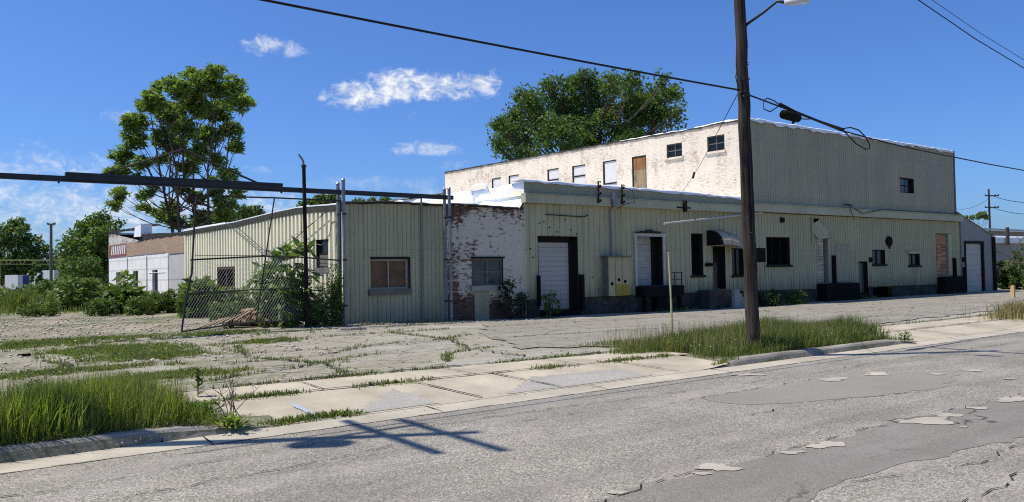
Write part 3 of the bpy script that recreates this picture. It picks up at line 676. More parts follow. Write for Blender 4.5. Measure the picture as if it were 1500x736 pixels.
def drape(mb, path, wf, wb, hang, seed, F=None):
    """crumpled white membrane folded over an edge; path = list of points, outward n"""
    r = random.Random(seed); rows = []
    n = F
    for p in path:
        j = r.uniform(-.025, .03); h = hang*r.uniform(.35, 1.25)
        rows.append([p-n*wb+Vector((0, 0, .02)), p-n*wb*.4+Vector((0, 0, .05+j)), p+n*(wf*.4)+Vector((0, 0, .06+j)), p+n*(wf+.01)+Vector((0, 0, .02+j)), p+n*(wf+.02+abs(j)*.5)+Vector((0, 0, -h))])
    b = 5; mb.add([v for q in rows for v in q], [(i*b+k, (i+1)*b+k, (i+1)*b+k+1, i*b+k+1) for i in range(len(rows)-1) for k in range(b-1)])
mb = MB(); N = Vector((0, -1, 0))
drape(mb, [Vector((x, 24.35, par(x))) for x in np.arange(18.32, 32.3, .33)], .05, .9, .07, 3, N)
drape(mb, [Vector((x, 24.5, 9.33+.015*math.sin(x*2.1))) for x in np.arange(32.35, 53.95, .35)], .07, .8, .16, 4, N)
mb.build('roof_edge_membrane', M['roofwhite'], W)
mb = MB(); wall(mb, FRT, 32.32, 53.9, 5.1, 9.35, [(46.92, 48.66, 6.31, 7.22)], [q for q in prof_rib(32.3, 54, .205, .07, .032, .018) if 32.32 <= q[0] <= 53.9]); mb.build('upper_siding', M['sid_up'], W)
for q in ((53.86, 53.98, 24.44, 24.6, 5.1, 9.36), (54.36, 54.46, 24.42, 24.6, .0, 4.68), (32.25, 32.36, 24.44, 24.56, 5.1, 9.3)): mb = MB(); mb.box(*q); mb.build('corner_trim', M['trimgrey'], W)
# upper block: side brick wall, back, right wall, roof
BS = FR((32.32, 24.5, 0), LD, LN)
BW = [(1.25, 2.30, 7.93, 8.73), (3.92, 4.95, 7.94, 8.68), (6.40, 7.45, 6.2, 8.32), (8.62, 9.70, 6.2, 8.33), (11.15, 12.28, 6.9, 8.35), (13.48, 14.53, 6.9, 8.39), (17.33, 18.38, 6.9, 8.40), (19.2, 20.2, 6.9, 8.40)]
btop = lambda s: pw(s, [(0, 9.28), (2, 9.30), (3.2, 9.25), (5, 9.28), (8.5, 9.30), (9, 9.34), (11, 9.35), (25.8, 9.43)])
mb = MB(); wall(mb, BS, 0, 25.8, 4.7, btop, BW); 
for o in BW: reveal(mb, BS, *o, .12)
mb.quad(BS.pt(25.8, 0, 4.7), BS.pt(25.8, -21, 4.7), BS.pt(25.8, -21, 9.45), BS.pt(25.8, 0, 9.45)); mb.build('brick_side_wall', M['brick_tall'], W)
mb = MB(); mb.quad((53.9, 24.5, 0), (53.9, 50, 0), (53.9, 50, 9.35), (53.9, 24.5, 9.35)); mb.build('end_wall', M['sid_up'], W)
mb = MB(); r = random.Random(5)
for k, (s0, s1) in enumerate([(9, 12), (0, 0)]): pass
SS = np.arange(0, 25.9, .3)
rows = [[BS.pt(s, -.34, btop(s)-.01), BS.pt(s, -.3, btop(s)+.05), BS.pt(s, .02, btop(s)+.05+r.uniform(-.02, .02)), BS.pt(s, .05, btop(s)-.05*r.uniform(.2, 1.4))] for s in SS]
mb.add([v for q in rows for v in q], [(i*4+k, (i+1)*4+k, (i+1)*4+k+1, i*4+k+1) for i in range(len(rows)-1) for k in range(3)]); mb.build('coping', M['tar'], W)
mb = MB(); drape(mb, [BS.pt(s, -.05, btop(s)+.05) for s in np.arange(.1, 3.2, .3)], .05, .5, .03, 8, LN); drape(mb, [BS.pt(s, -.1, btop(s)+.04) for s in np.arange(3.6, 8.5, .3)], .05, .5, .01, 9, LN); mb.build('roof_edge_membrane', M['roofwhite'], W)
mb = MB(); mb.poly([BS.pt(.1, -.3, 9.2), (53.8, 24.6, 9.2), (53.8, 50.2, 9.2), BS.pt(25.7, -.3, 9.3)]); mb.build('upper_roof', M['roofwhite'], W)
mb = MB(); mb.quad((18.4, 24.5, 4.9), (32.3, 24.5, 4.9), (30.4, 62, 4.9), (15.8, 62, 4.9)); mb.build('lower_roof', M['roofwhite'], W)
# lower block's left wall: white membrane folded down over it
LW = FR((18.5, 24.5, 0), LD, LN)
t2 = lambda s: pw(s, [(0, 5.44), (2, 5.36), (2.6, 5.42), (3.3, 5.32), (4, 5.42), (12, 5.45), (38, 5.45)])
mb = MB(); r = random.Random(2); SS = list(np.arange(0, 38, .5)); rows = []
for s in SS:
    k = []
    for q in range(7):
        z = lerp(4.25+.12*math.sin(s*1.1), t2(s), q/6.); k.append(LW.pt(s, .03+.05*math.sin(s*2.2+q)+.03*r.uniform(-1, 1)+.25*max(0, 1-q/2.5), z))
    k.append(LW.pt(s, -.25, t2(s)+.02)); rows.append(k)
b = 8; mb.add([v for q in rows for v in q], [(i*b+k, (i+1)*b+k, (i+1)*b+k+1, i*b+k+1) for i in range(len(rows)-1) for k in range(b-1)]); mb.build('side_membrane', M['roofwhite'], W, True)
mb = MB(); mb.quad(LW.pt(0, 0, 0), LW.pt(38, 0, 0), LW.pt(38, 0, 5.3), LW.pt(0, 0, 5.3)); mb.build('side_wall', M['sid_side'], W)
mb = MB(); mb.tube([LW.pt(2.2, .1, 5.3), LW.pt(2.3, .12, 5.52), LW.pt(2.9, .14, 5.58), LW.pt(3.3, .13, 5.45), LW.pt(3.35, .1, 5.2)], .05, 8); mb.build('membrane_fold', M['roofwhite'], W, True)
mb = MB(); r = random.Random(31)
rows = [[LW.pt(s, -.28, t2(s)+.03), LW.pt(s, .02, t2(s)+.07), LW.pt(s, .06, t2(s)+.03)] for s in np.arange(5.5, 38, .5)]
mb.add([v for q in rows for v in q], [(i*3+k, (i+1)*3+k, (i+1)*3+k+1, i*3+k+1) for i in range(len(rows)-1) for k in range(2)]); mb.build('side_coping', M['trimgrey'], W)
# --- openings of the front
def win(F, s0, s1, z0, z1, depth, frame, pane, parent, fw=.05, cols=1, rows=1, sill=True, name='window', sm=None, sillw=.1):
    mb = MB(); reveal(mb, F, s0, s1, z0, z1, depth, o=.0)
    for a, b in ((s0, s0+fw), (s1-fw, s1)): F.box(mb, a, b, -depth, -depth+.06, z0, z1)
    for a, b in ((z0, z0+fw), (z1-fw, z1)): F.box(mb, s0+fw, s1-fw, -depth, -depth+.058, a, b)
    for k in range(1, cols): x = s0+(s1-s0)*k/cols; F.box(mb, x-fw*.45, x+fw*.45, -depth, -depth+.055, z0+fw, z1-fw)
    for k in range(1, rows): z = z0+(z1-z0)*k/rows; F.box(mb, s0+fw, s1-fw, -depth, -depth+.05, z-fw*.45, z+fw*.45)
    o = mb.build(name, frame, parent)
    mb = MB(); F.box(mb, s0, s1, -depth-.02, -depth+.012, z0, z1); mb.build('pane', pane, o)
    if sill: mb = MB(); F.box(mb, s0-.08, s1+.1, -.02, .09, z0-sillw, z0-.003); mb.build('sill', sm or frame, o)
    return o
def panels(mb, F, s0, s1, z0, z1, o, n, gap=.014, dep_=.02):
    h = (z1-z0)/n
    for k in range(n):
        a, b = z0+k*h, z0+(k+1)*h-gap
        mb.quad(F.pt(s0, o, a), F.pt(s1, o, a), F.pt(s1, o+dep_*.3, b), F.pt(s0, o+dep_*.3, b))
        mb.quad(F.pt(s0, o+dep_*.3, b), F.pt(s1, o+dep_*.3, b), F.pt(s1, o-dep_, b+gap*.5), F.pt(s0, o-dep_, b+gap*.5))
        mb.quad(F.pt(s0, o-dep_, b+gap*.5), F.pt(s1, o-dep_, b+gap*.5), F.pt(s1, o, b+gap), F.pt(s0, o, b+gap))
# loading door 1
mb = MB(); reveal(mb, FRT, 19.1, 21.15, .30, 3.31, .42, o=.03); FRT.box(mb, 19.1, 21.15, -.42, -.36, 3.08, 3.31); FRT.box(mb, 20.98, 21.15, -.42, -.3, .3, 3.08)
o = mb.build('loading_door', M['trimdark'], W)
mb = MB(); panels(mb, FRT, 19.12, 20.98, .36, 3.08, -.38, 14); mb.build('door_panel', M['doorwhite'], o)
mb = MB(); FRT.box(mb, 21.16, 21.34, .04, .2, .25, 1.75); FRT.box(mb, 18.98, 19.09, .04, .16, .55, 1.75); FRT.box(mb, 19.1, 21.15, .05, .14, -.1, .29); mb.build('dock_bumper', M['blackrub'], o)
# loading door 2
mb = MB(); reveal(mb, FRT, 24.5, 26.2, 1.2, 3.36, .55, o=.03); FRT.box(mb, 25.95, 26.2, -.55, -.42, 1.2, 3.36)
o = mb.build('loading_door', M['trimdark'], W)
mb = MB(); FRT.box(mb, 24.38, 24.52, .02, .08, 1.2, 3.36); FRT.box(mb, 26.16, 26.3, .02, .08, 1.2, 3.36); FRT.box(mb, 24.34, 26.34, .02, .10, 3.36, 3.50); mb.build('door_frame', M['trimwhite'], o)
mb = MB(); panels(mb, FRT, 24.52, 25.98, 1.22, 3.3, -.5, 8); mb.build('door_panel', M['trimwhite'], o)
mb = MB(); FRT.box(mb, 24.45, 26.95, .0, .55, .72, 1.18); FRT.box(mb, 24.5, 24.62, .3, .5, -.1, .72); FRT.box(mb, 26.7, 26.85, .3, .5, -.1, .72); FRT.box(mb, 25.4, 26.0, .05, .4, -.1, .72); mb.build('dock_ledge', M['blackrub'], o)
mb = MB()
for x in (26.45, 26.9): mb.tube([FRT.pt(x, .45, 1.15), FRT.pt(x, .45, 1.75)], .025, 6)
for z in (1.45, 1.75): mb.tube([FRT.pt(26.3, .45, z), FRT.pt(26.95, .45, z)], .022, 6)
mb.build('guard_rail', M['rust'], o)
mb = MB()
for k in range(9): x = 24.4+k*.17; FRT.box(mb, x, x+.2, .02, .16, 3.505, 3.53+.03*(k % 3)+(.07 if 3 < k < 7 else 0))
mb.build('drip_flashing', M['tar'], o)
# other windows and doors
win(FRT, 28.1, 28.9, 1.6, 3.55, .18, M['trimdark'], M['dark'], W)
mb = MB(); reveal(mb, FRT, 29.6, 30.5, .92, 2.96, .3, o=.01); FRT.box(mb, 29.6, 29.66, -.3, -.22, .92, 2.96); FRT.box(mb, 30.44, 30.5, -.3, -.22, .92, 2.96); FRT.box(mb, 29.66, 30.44, -.3, -.22, 2.9, 2.96)
o = mb.build('entrance_door', M['trimdark'], W); mb = MB(); FRT.box(mb, 29.66, 30.44, -.29, -.25, .94, 2.9); o2 = mb.build('door_leaf', M['glass'], o)
mb = MB(); FRT.box(mb, 29.72, 29.76, -.25, -.2, 1.8, 2.05); mb.build('handle', M['steel'], o)
win(FRT, 31.0, 31.9, 1.55, 2.87, .16, M['trimdark'], M['glass'], W, cols=2)
win(FRT, 33.7, 35.7, 2.02, 3.45, .18, M['trimdark'], M['dark'], W, cols=3)
mb = MB(); reveal(mb, FRT, 37.72, 38.35, 3.9, 4.5, .3, True); mb.build('wall_hole', M['dark'], W)
mb = MB()       # peeled sheet hanging over door 3
mb.add([FRT.pt(37.62, .05, 4.15), FRT.pt(38.0, .22, 4.38), FRT.pt(38.25, .3, 4.1), FRT.pt(38.62, .42, 3.82), FRT.pt(38.5, .46, 3.42), FRT.pt(37.95, .25, 3.36), FRT.pt(37.66, .08, 3.75), FRT.pt(38.1, .33, 3.8)], [(0, 1, 7), (1, 2, 7), (2, 3, 7), (3, 4, 7), (4, 5, 7), (5, 6, 7), (6, 0, 7)])
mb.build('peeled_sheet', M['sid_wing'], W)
mb = MB(); reveal(mb, FRT, 38.12, 39.4, 1.03, 3.44, .5, True, .02); o = mb.build('loading_door', M['dark'], W)
mb = MB(); panels(mb, FR((38.12, 24.52, 0), (1, 0, 0), (0, -1, 0)), .03, .62, 1.05, 3.4, 0, 15, .02, .03); tag(mb.build('slat_shutter', M['woodgrey'], o))
mb = MB(); FRT.box(mb, 39.14, 39.42, -.3, .03, 1.03, 3.42); mb.build('door_jamb', M['sid_up'], o)
mb = MB(); FRT.box(mb, 39.45, 39.62, .04, .2, .9, 2.5); FRT.box(mb, 38.0, 41.2, .03, .6, -.1, .98); mb.build('dock_platform', M['blackrub'], o)
mb = MB(); wall(mb, FR((0, 24.46, 0), (1, 0, 0), (0, -1, 0)), 39.75, 41.25, 1.05, 3.1, (), [q for q in prof_rib(39.7, 41.3, .12, .04, .02, .01) if 39.75 <= q[0] <= 41.25]); mb.build('patch_panel', M['sid_up'], W)
mb = MB(); reveal(mb, FRT, 42.1, 43.05, .34, 2.15, .22, o=.02); FRT.box(mb, 42.1, 42.18, -.22, -.14, .34, 2.15); FRT.box(mb, 42.97, 43.05, -.22, -.14, .34, 2.15); FRT.box(mb, 42.18, 42.97, -.22, -.14, 2.07, 2.15)
o = mb.build('side_door', M['trimdark'], W); mb = MB(); FRT.box(mb, 42.18, 42.97, -.21, -.18, .36, 2.07); mb.build('door_leaf', M['glassgrey'], o)
win(FRT, 43.6, 45.05, 1.97, 2.83, .16, M['trimdark'], M['glass'], W, cols=2, sm=M['trimdark'])
win(FRT, 47.7, 49.1, 1.87, 2.58, .16, M['trimdark'], M['glass'], W, cols=2, sm=M['trimdark'])
mb = MB(); FRT.box(mb, 47.45, 49.35, .02, .1, 2.6, 2.78); mb.build('lintel', M['woodgrey'], W)
win(FRT, 46.92, 48.66, 6.31, 7.22, .2, M['trimdark'], M['glass'], W, cols=2, rows=2, sill=False, fw=.06)
mb = MB(); FRT.box(mb, 47.0, 47.75, -.17, -.15, 6.36, 7.16); mb.build('inner_panel', M['glassgrey'], W)
mb = MB(); reveal(mb, FRT, 51.2, 53.2, 1.2, 3.88, .45, True, .02); o = mb.build('loading_door', M['dark'], W)
mb = MB(); panels(mb, FRT, 51.23, 52.6, 1.22, 3.84, -.06, 11, .02, .03); mb.build('plank_shutter', M['woodbrown'], o)
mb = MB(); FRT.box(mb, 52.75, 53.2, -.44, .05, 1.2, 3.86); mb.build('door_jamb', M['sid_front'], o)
mb = MB(); FRT.box(mb, 53.22, 53.4, .04, .22, 1.1, 2.3); FRT.box(mb, 51.2, 53.9, .03, .5, -.1, 1.12); mb.build('dock_platform', M['blackrub'], o)
mb = MB(); FRT.box(mb, 37.6, 37.75, .03, .09, 3.2, 4.55); mb.build('trim_strip', M['sid_up'], W)
# cream wall windows
for k, (s0, s1, z0, z1) in enumerate(BW):
    if k < 2: win(BS, s0, s1, z0, z1, .14, M['trimgrey'], M['glass'], W, cols=2, rows=2, fw=.045, sm=M['brick_tall'])
    elif k == 2:
        mb = MB(); BS.box(mb, s0, s0+.07, -.1, -.02, z0, z1); BS.box(mb, s1-.07, s1, -.1, -.02, z0, z1); BS.box(mb, s0+.07, s1-.07, -.1, -.02, z1-.08, z1); o = mb.build('upper_door', M['trimdark'], W)
        mb = MB(); BS.box(mb, s0+.07, s1-.07, -.09, -.05, z0, 7.55); mb.build('lower_board', M['doorbrown'], o); mb = MB(); BS.box(mb, s0+.07, s1-.07, -.088, -.045, 7.56, z1-.08); mb.build('upper_board', M['doorrust'], o)
        mb = MB(); mb.tube([BS.pt(s1-.2, -.05, 7.0), BS.pt(s1-.2, .03, 7.0), BS.pt(s1-.2, .03, 7.14), BS.pt(s1-.2, -.05, 7.14)], .015, 6); mb.build('handle', M['steel'], o)
    else:
        mb = MB(); reveal(mb, BS, s0+.002, s1-.002, z0, z1-.002, .1); BS.box(mb, s1-.1, s1-.004, -.1, .005, z0, z1-.004); BS.box(mb, s0, s1-.1, -.06, .004, z1-.06, z1-.004); BS.box(mb, s0+.01, s1-.1, -.06, -.004, z0+.75, z0+.83); o = mb.build('boarded_window', M['trimdark'], W)
        mb = MB(); BS.box(mb, s0+.01, s1-.1, -.1, -.04, z0, z1-.06); mb.build('board', M['board'], o)
# awning over the entrance: half barrel, level, then dropping along the steps
mb = MB(); ribs = MB()
def arc(x, dz, k=10): return [FRT.pt(x, .85*math.sin(PI/2*q/k), 2.98+dz+.72*math.cos(PI/2*q/k)) for q in range(k+1)]
secs = [arc(29.2, 0), arc(29.4, .0), arc(30.0, .02), arc(30.55, -.08), arc(31.1, -.36), arc(31.5, -.72)]
for i in range(2, len(secs)):
    A, B = secs[i-1], secs[i]
    for q in range(10): mb.quad(A[q], B[q], B[q+1], A[q+1])
AW = thing('awning', 'sagging brown fabric barrel awning over the entrance steps', 'awning', (30.8, 24.3, 3))
mb.build('canopy', M['awn'], AW, True)
mb = MB(); A, B = secs[0], secs[1]
for q in range(10): mb.quad(A[q], B[q], B[q+1], A[q+1])
mb.poly([FRT.pt(29.2, .0, 2.98)]+A[::-1]); mb.build('shaded_end', M['awndark'], AW)  # black end stands in for the shaded open barrel
mb = MB()
for s in secs[1:5]: mb.tube(s, .022, 6, False)
for i in range(len(secs)-1): mb.tube([secs[i][-1], secs[i+1][-1]], .02, 6)
mb.build('hoop_frame', M['trimgrey'], AW)
# landing and steps
mb = MB(); FRT.box(mb, 28.4, 29.95, .05, .75, -.2, .9); S = mb.build('landing', M['found'], W)
mb = MB()
for k in range(5): FRT.box(mb, 29.97+.33*k, 29.97+.33*(k+1), .06, .85, -.2, .86-.165*k)
FRT.box(mb, 29.96, 30.3, .85, .95, -.2, .9); mb.build('steps', M['stepc'], W)
mb = MB(); FRT.box(mb, 29.02, 29.42, .02, .16, 2.0, 2.16); tag(mb.build('mailbox', M['blackrub']), 'small black letterbox on the wall left of the entrance door', 'letterbox')
# slanted white pipe arm
mb = MB(); a, b = ony(973, 328, 23.75), ony(1117, 312, 24.4); mb.tube([a, b], .05, 8); mb.tube([b, b+Vector((0, .1, 0))], .05, 8); tag(mb.build('pipe_arm', M['trimwhite']), 'long slanting white pipe bracket on the wall above the awning', 'pipe')
# sign on a post
p = ony(1114, 374, 23.4)
SG = thing('sign_post', 'blank black sign board on a thin post half hidden by the utility pole', 'sign', (p.x, 23.4, .04))
mb = MB(); mb.box(p.x-.35, p.x+.35, 23.36, 23.42, p.z-.34, p.z+.34); mb.build('sign_board', M['blackrub'], SG); mb = MB(); mb.tube([(p.x+.38, 23.44, 0), (p.x+.36, 23.44, p.z+.3)], .03, 6); mb.build('post', M['steel'], SG)
# electrical cabinet and service mast
CB = thing('electrical_cabinet', 'pale green and yellow wall cabinet with three dark round holes', 'cabinet', (23.05, 24.3, .8))
mb = MB(); FRT.box(mb, 22.48, 23.66, .03, .42, 1.3, 2.44); FRT.box(mb, 22.48, 22.878, .03, .421, .83, 1.299); mb.build('cabinet_body', M['cabgreen'], CB)
mb = MB(); FRT.box(mb, 22.88, 23.66, .03, .424, .83, 1.298); mb.build('yellow_base', M['cabyellow'], CB)
mb = MB(); FRT.box(mb, 22.38, 23.74, .03, .5, 2.445, 2.51); mb.build('lid', M['trimgrey'], CB)
mb = MB()
for x in (22.86, 23.26): FRT.box(mb, x-.008, x+.008, .424, .43, .85, 2.43)
FRT.box(mb, 22.44, 22.478, .1, .43, .83, 2.44); mb.build('door_seam', M['trimgrey'], CB)
for x, z in ((22.66, 1.34), (23.06, 1.5), (23.42, 1.42)):
    mb = MB(); mb.tube([FRT.pt(x, .425, z), FRT.pt(x, .44, z)], .07, 12); mb.build('vent_hole', M['dark'], CB)
MS = thing('service_mast', 'thin grey conduit mast with insulators and cables above the green cabinet', 'conduit', (23.05, 24.4, 2.5))
mb = MB(); mb.tube([FRT.pt(23.0, .08, 2.5), FRT.pt(22.98, .08, 4.5), FRT.pt(22.95, .36, 4.62), FRT.pt(22.95, .38, 5.2)], .04, 8); FRT.box(mb, 22.86, 23.12, .28, .4, 4.6, 5.05); mb.build('conduit', M['steel'], MS)
for x, zt in ((22.1, 5.62), (23.45, 5.55)):
    mb = MB(); mb.tube([FRT.pt(x, .3, 4.7), FRT.pt(x, .32, zt), FRT.pt(x+.05, .42, zt-.05)], .035, 6)
    for z in (4.8, 5.1, 5.4): mb.tube([FRT.pt(x, .3, z), FRT.pt(x+.01, .44, z)], .06, 8)
    mb.build('insulator_rack', M['trimdark'], MS)
mb = MB(); mb.tube([FRT.pt(23.45, .4, 5.4), FRT.pt(23.95, .45, 5.3), FRT.pt(24.1, .4, 4.8), FRT.pt(23.5, .38, 4.7), FRT.pt(23.1, .4, 4.5)], .016, 6); mb.build('drip_loop', M['cable'], MS)
mb = MB(); mb.tube([FRT.pt(19.5, .06, 4.17), FRT.pt(21.5, .06, 4.13), FRT.pt(21.75, .06, 4.22)], .02, 6); tag(mb.build('wall_conduit', M['trimdark']), 'thin dark rod fixed to the siding above the first white loading door', 'rod')
r = random.Random(9)
for k in range(18):
    x, z = r.uniform(18.7, 22.3), r.uniform(1.4, 4.2)
    if not (19.05 < x < 21.4 and z < 3.4): mb = MB(); mb.tube([FRT.pt(x, .0, z), FRT.pt(x, .03, z)], .028, 6); mb.build('bolt', M['dark'], W)
mb = MB(); FRT.box(mb, 27.3, 27.42, .26, .42, 4.5, 5.02); FRT.box(mb, 26.9, 27.8, .26, .3, 4.66, 4.72); tag(mb.build('wall_bracket', M['trimdark']), 'black cross shaped bracket on the fascia right of the second loading door', 'bracket')
mb = MB(); mb.tube([FRT.pt(45.4, .02, 3.32), FRT.pt(45.4, .14, 3.32)], .3, 16); mb.tube([FRT.pt(45.45, .02, 2.95), FRT.pt(45.45, .1, 2.95)], .07, 8); tag(mb.build('wall_vent', M['blackrub']), 'round black wall vent between two small windows', 'vent')
mb = MB(); FRT.box(mb, 43.25, 43.42, .02, .14, 2.1, 2.38); tag(mb.build('switch_box', M['blackrub']), 'tiny black switch box beside the narrow side door', 'box')
mb = MB(); FRT.box(mb, 34.9, 35.06, .03, .2, 4.2, 4.45); tag(mb.build('wall_lamp', M['trimdark']), 'small dark wall lamp above the broad black window', 'lamp')
# loose cable along the fascia of the upper block
mb = MB(); mb.tube([FRT.pt(40.6, .32, 5.3), FRT.pt(40.9, .34, 5.25), FRT.pt(42.2, .33, 4.86), FRT.pt(44, .33, 5.1), FRT.pt(44.6, .32, 5.17), FRT.pt(54, .32, 5.18)], .02, 6); mb.tube([FRT.pt(40.3, .3, 5.32), FRT.pt(41.2, .3, 5.32)], .03, 6); mb.tube([FRT.pt(40.9, .3, 5.32), FRT.pt(41.3, .3, 4.5)], .018, 6); tag(mb.build('loose_cable', M['cable']), 'loose black cable drooping along the fascia of the tall block', 'cable')
# ------------------------------------------------------------------ low wing
G = FR((0, 24.55, 0), (1, 0, 0), (0, -1, 0)); SD = FR((10.95, 24.55, 0), LD, LN)
V = thing('low_wing', 'low flat wing with ribbed green side wall, plain front and flaking white brick front', 'building', (14, 24.55, .1))
wt = lambda x: pw(x, [(10.9, 4.30), (12.5, 4.40), (14.9, 4.36), (15, 4.42), (16.2, 4.40), (18.5, 4.36)])
WO = [(11.87, 13.32, 1.4, 2.42)]; BO = [(16.02, 17.43, 1.42, 2.43)]
mb = MB(); wall(mb, G, 10.95, 14.9, lambda x: s_bld(x)-.15, wt, WO, [q for q in prof_rib(10.9, 15, .166, .018, -.02, .004) if 10.95 <= q[0] <= 14.9]); 
for x in (11.65, 12.27, 12.9, 13.5): G.box(mb, x, x+.02, .0, .02, 2.45, wt(x)-.05)
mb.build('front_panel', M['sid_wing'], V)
mb = MB(); wall(mb, FR((0, 24.57, 0), (1, 0, 0), (0, -1, 0)), 14.9, 18.5, -.2, wt, BO); reveal(mb, G, 16.02, 17.43, 1.42, 2.43, .12); mb.build('brick_front', M['brick_wing'], V)
o = win(G, 11.87, 13.32, 1.4, 2.42, .14, M['framelight'], M['glassbrown'], V, cols=2, fw=.05, sillw=.22, sm=M['trimgrey'])
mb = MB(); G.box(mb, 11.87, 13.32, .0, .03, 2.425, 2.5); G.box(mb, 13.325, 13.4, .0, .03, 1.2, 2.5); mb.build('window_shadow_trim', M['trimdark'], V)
o = win(G, 16.02, 17.43, 1.42, 2.43, .12, M['trimgrey'], M['glassgrey'], V, cols=2, rows=2, fw=.07, sillw=.2, sm=M['framelight'])
mb = MB(); G.box(mb, 15.95, 17.5, .0, .04, 2.435, 2.5); mb.build('steel_lintel', M['trimdark'], V)
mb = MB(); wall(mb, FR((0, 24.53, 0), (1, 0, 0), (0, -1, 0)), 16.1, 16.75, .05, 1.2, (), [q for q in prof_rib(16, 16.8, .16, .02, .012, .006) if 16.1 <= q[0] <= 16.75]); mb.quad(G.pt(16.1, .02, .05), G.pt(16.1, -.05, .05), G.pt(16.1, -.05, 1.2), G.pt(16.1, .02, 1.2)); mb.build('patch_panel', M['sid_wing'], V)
mb = MB(); mb.tube([G.pt(13.85, .06, .15), G.pt(13.86, .06, 4.55), G.pt(13.87, .1, 4.72)], .035, 8); mb.build('downpipe', M['steel'], V)
mb = MB(); r = random.Random(12)
rows = [[G.pt(x, -.5, wt(x)+.06), G.pt(x, .0, wt(x)+.07+r.uniform(-.015, .015)), G.pt(x, .06, wt(x)+.03), G.pt(x, .06, wt(x)-.04*r.uniform(.3, 1.6))] for x in np.arange(10.93, 18.45, .22)]
mb.add([v for q in rows for v in q], [(i*4+k, (i+1)*4+k, (i+1)*4+k+1, i*4+k+1) for i in range(len(rows)-1) for k in range(3)]); mb.build('roof_edge', M['tar'], V)
mb = MB(); mb.poly([(10.9, 24.6, 4.34), (18.5, 24.6, 4.42), (16, 56, 4.42), (8.7, 56, 4.1)]); mb.build('flat_roof', M['roofwhite'], V)
st = lambda s: pw(s, [(0, 4.27), (2, 4.36), (3.4, 4.40), (5.8, 4.36), (9.35, 4.24), (16.2, 4.2)])
SO = [(1.06, 2.13, 2.17, 3.16), (9.8, 11.83, .25, 2.36)]
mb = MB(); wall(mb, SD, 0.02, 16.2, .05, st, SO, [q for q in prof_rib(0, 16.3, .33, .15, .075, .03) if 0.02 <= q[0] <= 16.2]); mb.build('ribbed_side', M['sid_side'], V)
win(SD, 1.06, 2.13, 2.17, 3.16, .14, M['trimdark'], M['glass'], V, rows=2, fw=.07, sillw=.18, sm=M['trimgrey'])
mb = MB(); SD.box(mb, 1.16, 2.03, -.1, -.085, 2.24, 2.62); mb.build('window_shade', M['trimgrey'], V)
mb = MB(); reveal(mb, SD, 9.8, 11.83, .25, 2.36, .2, o=.05); SD.box(mb, 9.8, 9.92, -.2, .06, .25, 2.36); SD.box(mb, 11.71, 11.83, -.2, .06, .25, 2.36); SD.box(mb, 9.92, 11.71, -.2, .06, 2.24, 2.36); SD.box(mb, 10.75, 10.87, -.18, .02, .25, 2.24); o = mb.build('double_door', M['trimbrown'], V)
mb = MB(); SD.box(mb, 9.92, 11.71, -.19, -.15, .25, 2.24); mb.build('door_leaf', M['glass'], o)
mb = MB(); r = random.Random(14); rows = []
for s in np.arange(0, 16.3, .3):
    e = st(s); w = .13+.03*math.sin(s*6)+r.uniform(-.015, .015)
    rows.append([SD.pt(s, -.4, e+.04), SD.pt(s, .05, e+.05+r.uniform(-.008, .012)), SD.pt(s, .17, e+.03), SD.pt(s, .17, e-.005*r.uniform(0, 3))])
mb.add([v for q in rows for v in q], [(i*4+k, (i+1)*4+k, (i+1)*4+k+1, i*4+k+1) for i in range(len(rows)-1) for k in range(3)]); mb.build('eave_flashing', M['roofwhite'], V)
mb = MB(); rows = [[SD.pt(s, .17, st(s)-.002), SD.pt(s, .09+.03*math.sin(s*21), st(s)-.22)] for s in np.arange(0, 16.3, .15)]
mb.add([v for q in rows for v in q], [(i*2, (i+1)*2, (i+1)*2+1, i*2+1) for i in range(len(rows)-1)]); mb.build('eave_shadow', M['trimgrey'], V)  # wavy dark strip stands in for the shadow under the eave
mb = MB(); mb.box(10.87, 10.98, 24.51, 24.62, .1, 4.3); mb.build('corner_trim', M['sid_side'], V); mb = MB(); SD.box(mb, 16.1, 16.28, -.02, .08, .1, 4.2); mb.build('corner_trim', M['sid_side'], V)
mb = MB(); mb.tube([SD.pt(.5, .07, 2.9), SD.pt(.4, .08, 3.4), SD.pt(.45, .09, 3.75), SD.pt(.75, .09, 3.72), SD.pt(.95, .08, 3.3), SD.pt(1.3, .2, 2.95), SD.pt(2.4, .25, 3.1), SD.pt(2.9, .2, 3.4), SD.pt(2.9, .15, 4.2)], .012, 6); tag(mb.build('loose_cable', M['trimgrey']), 'grey loose cable looping beside the side window near the gate posts', 'cable')
mb = MB(); mb.tube([SD.pt(.9, .2, 4.1), SD.pt(5, .2, 2.75)], .015, 5); mb.tube([SD.pt(9.3, .2, 4.1), SD.pt(5.5, .15, 2.6)], .015, 5); tag(mb.build('guy_wire', M['cable']), 'thin slanting wires crossing the ribbed side wall', 'wire')
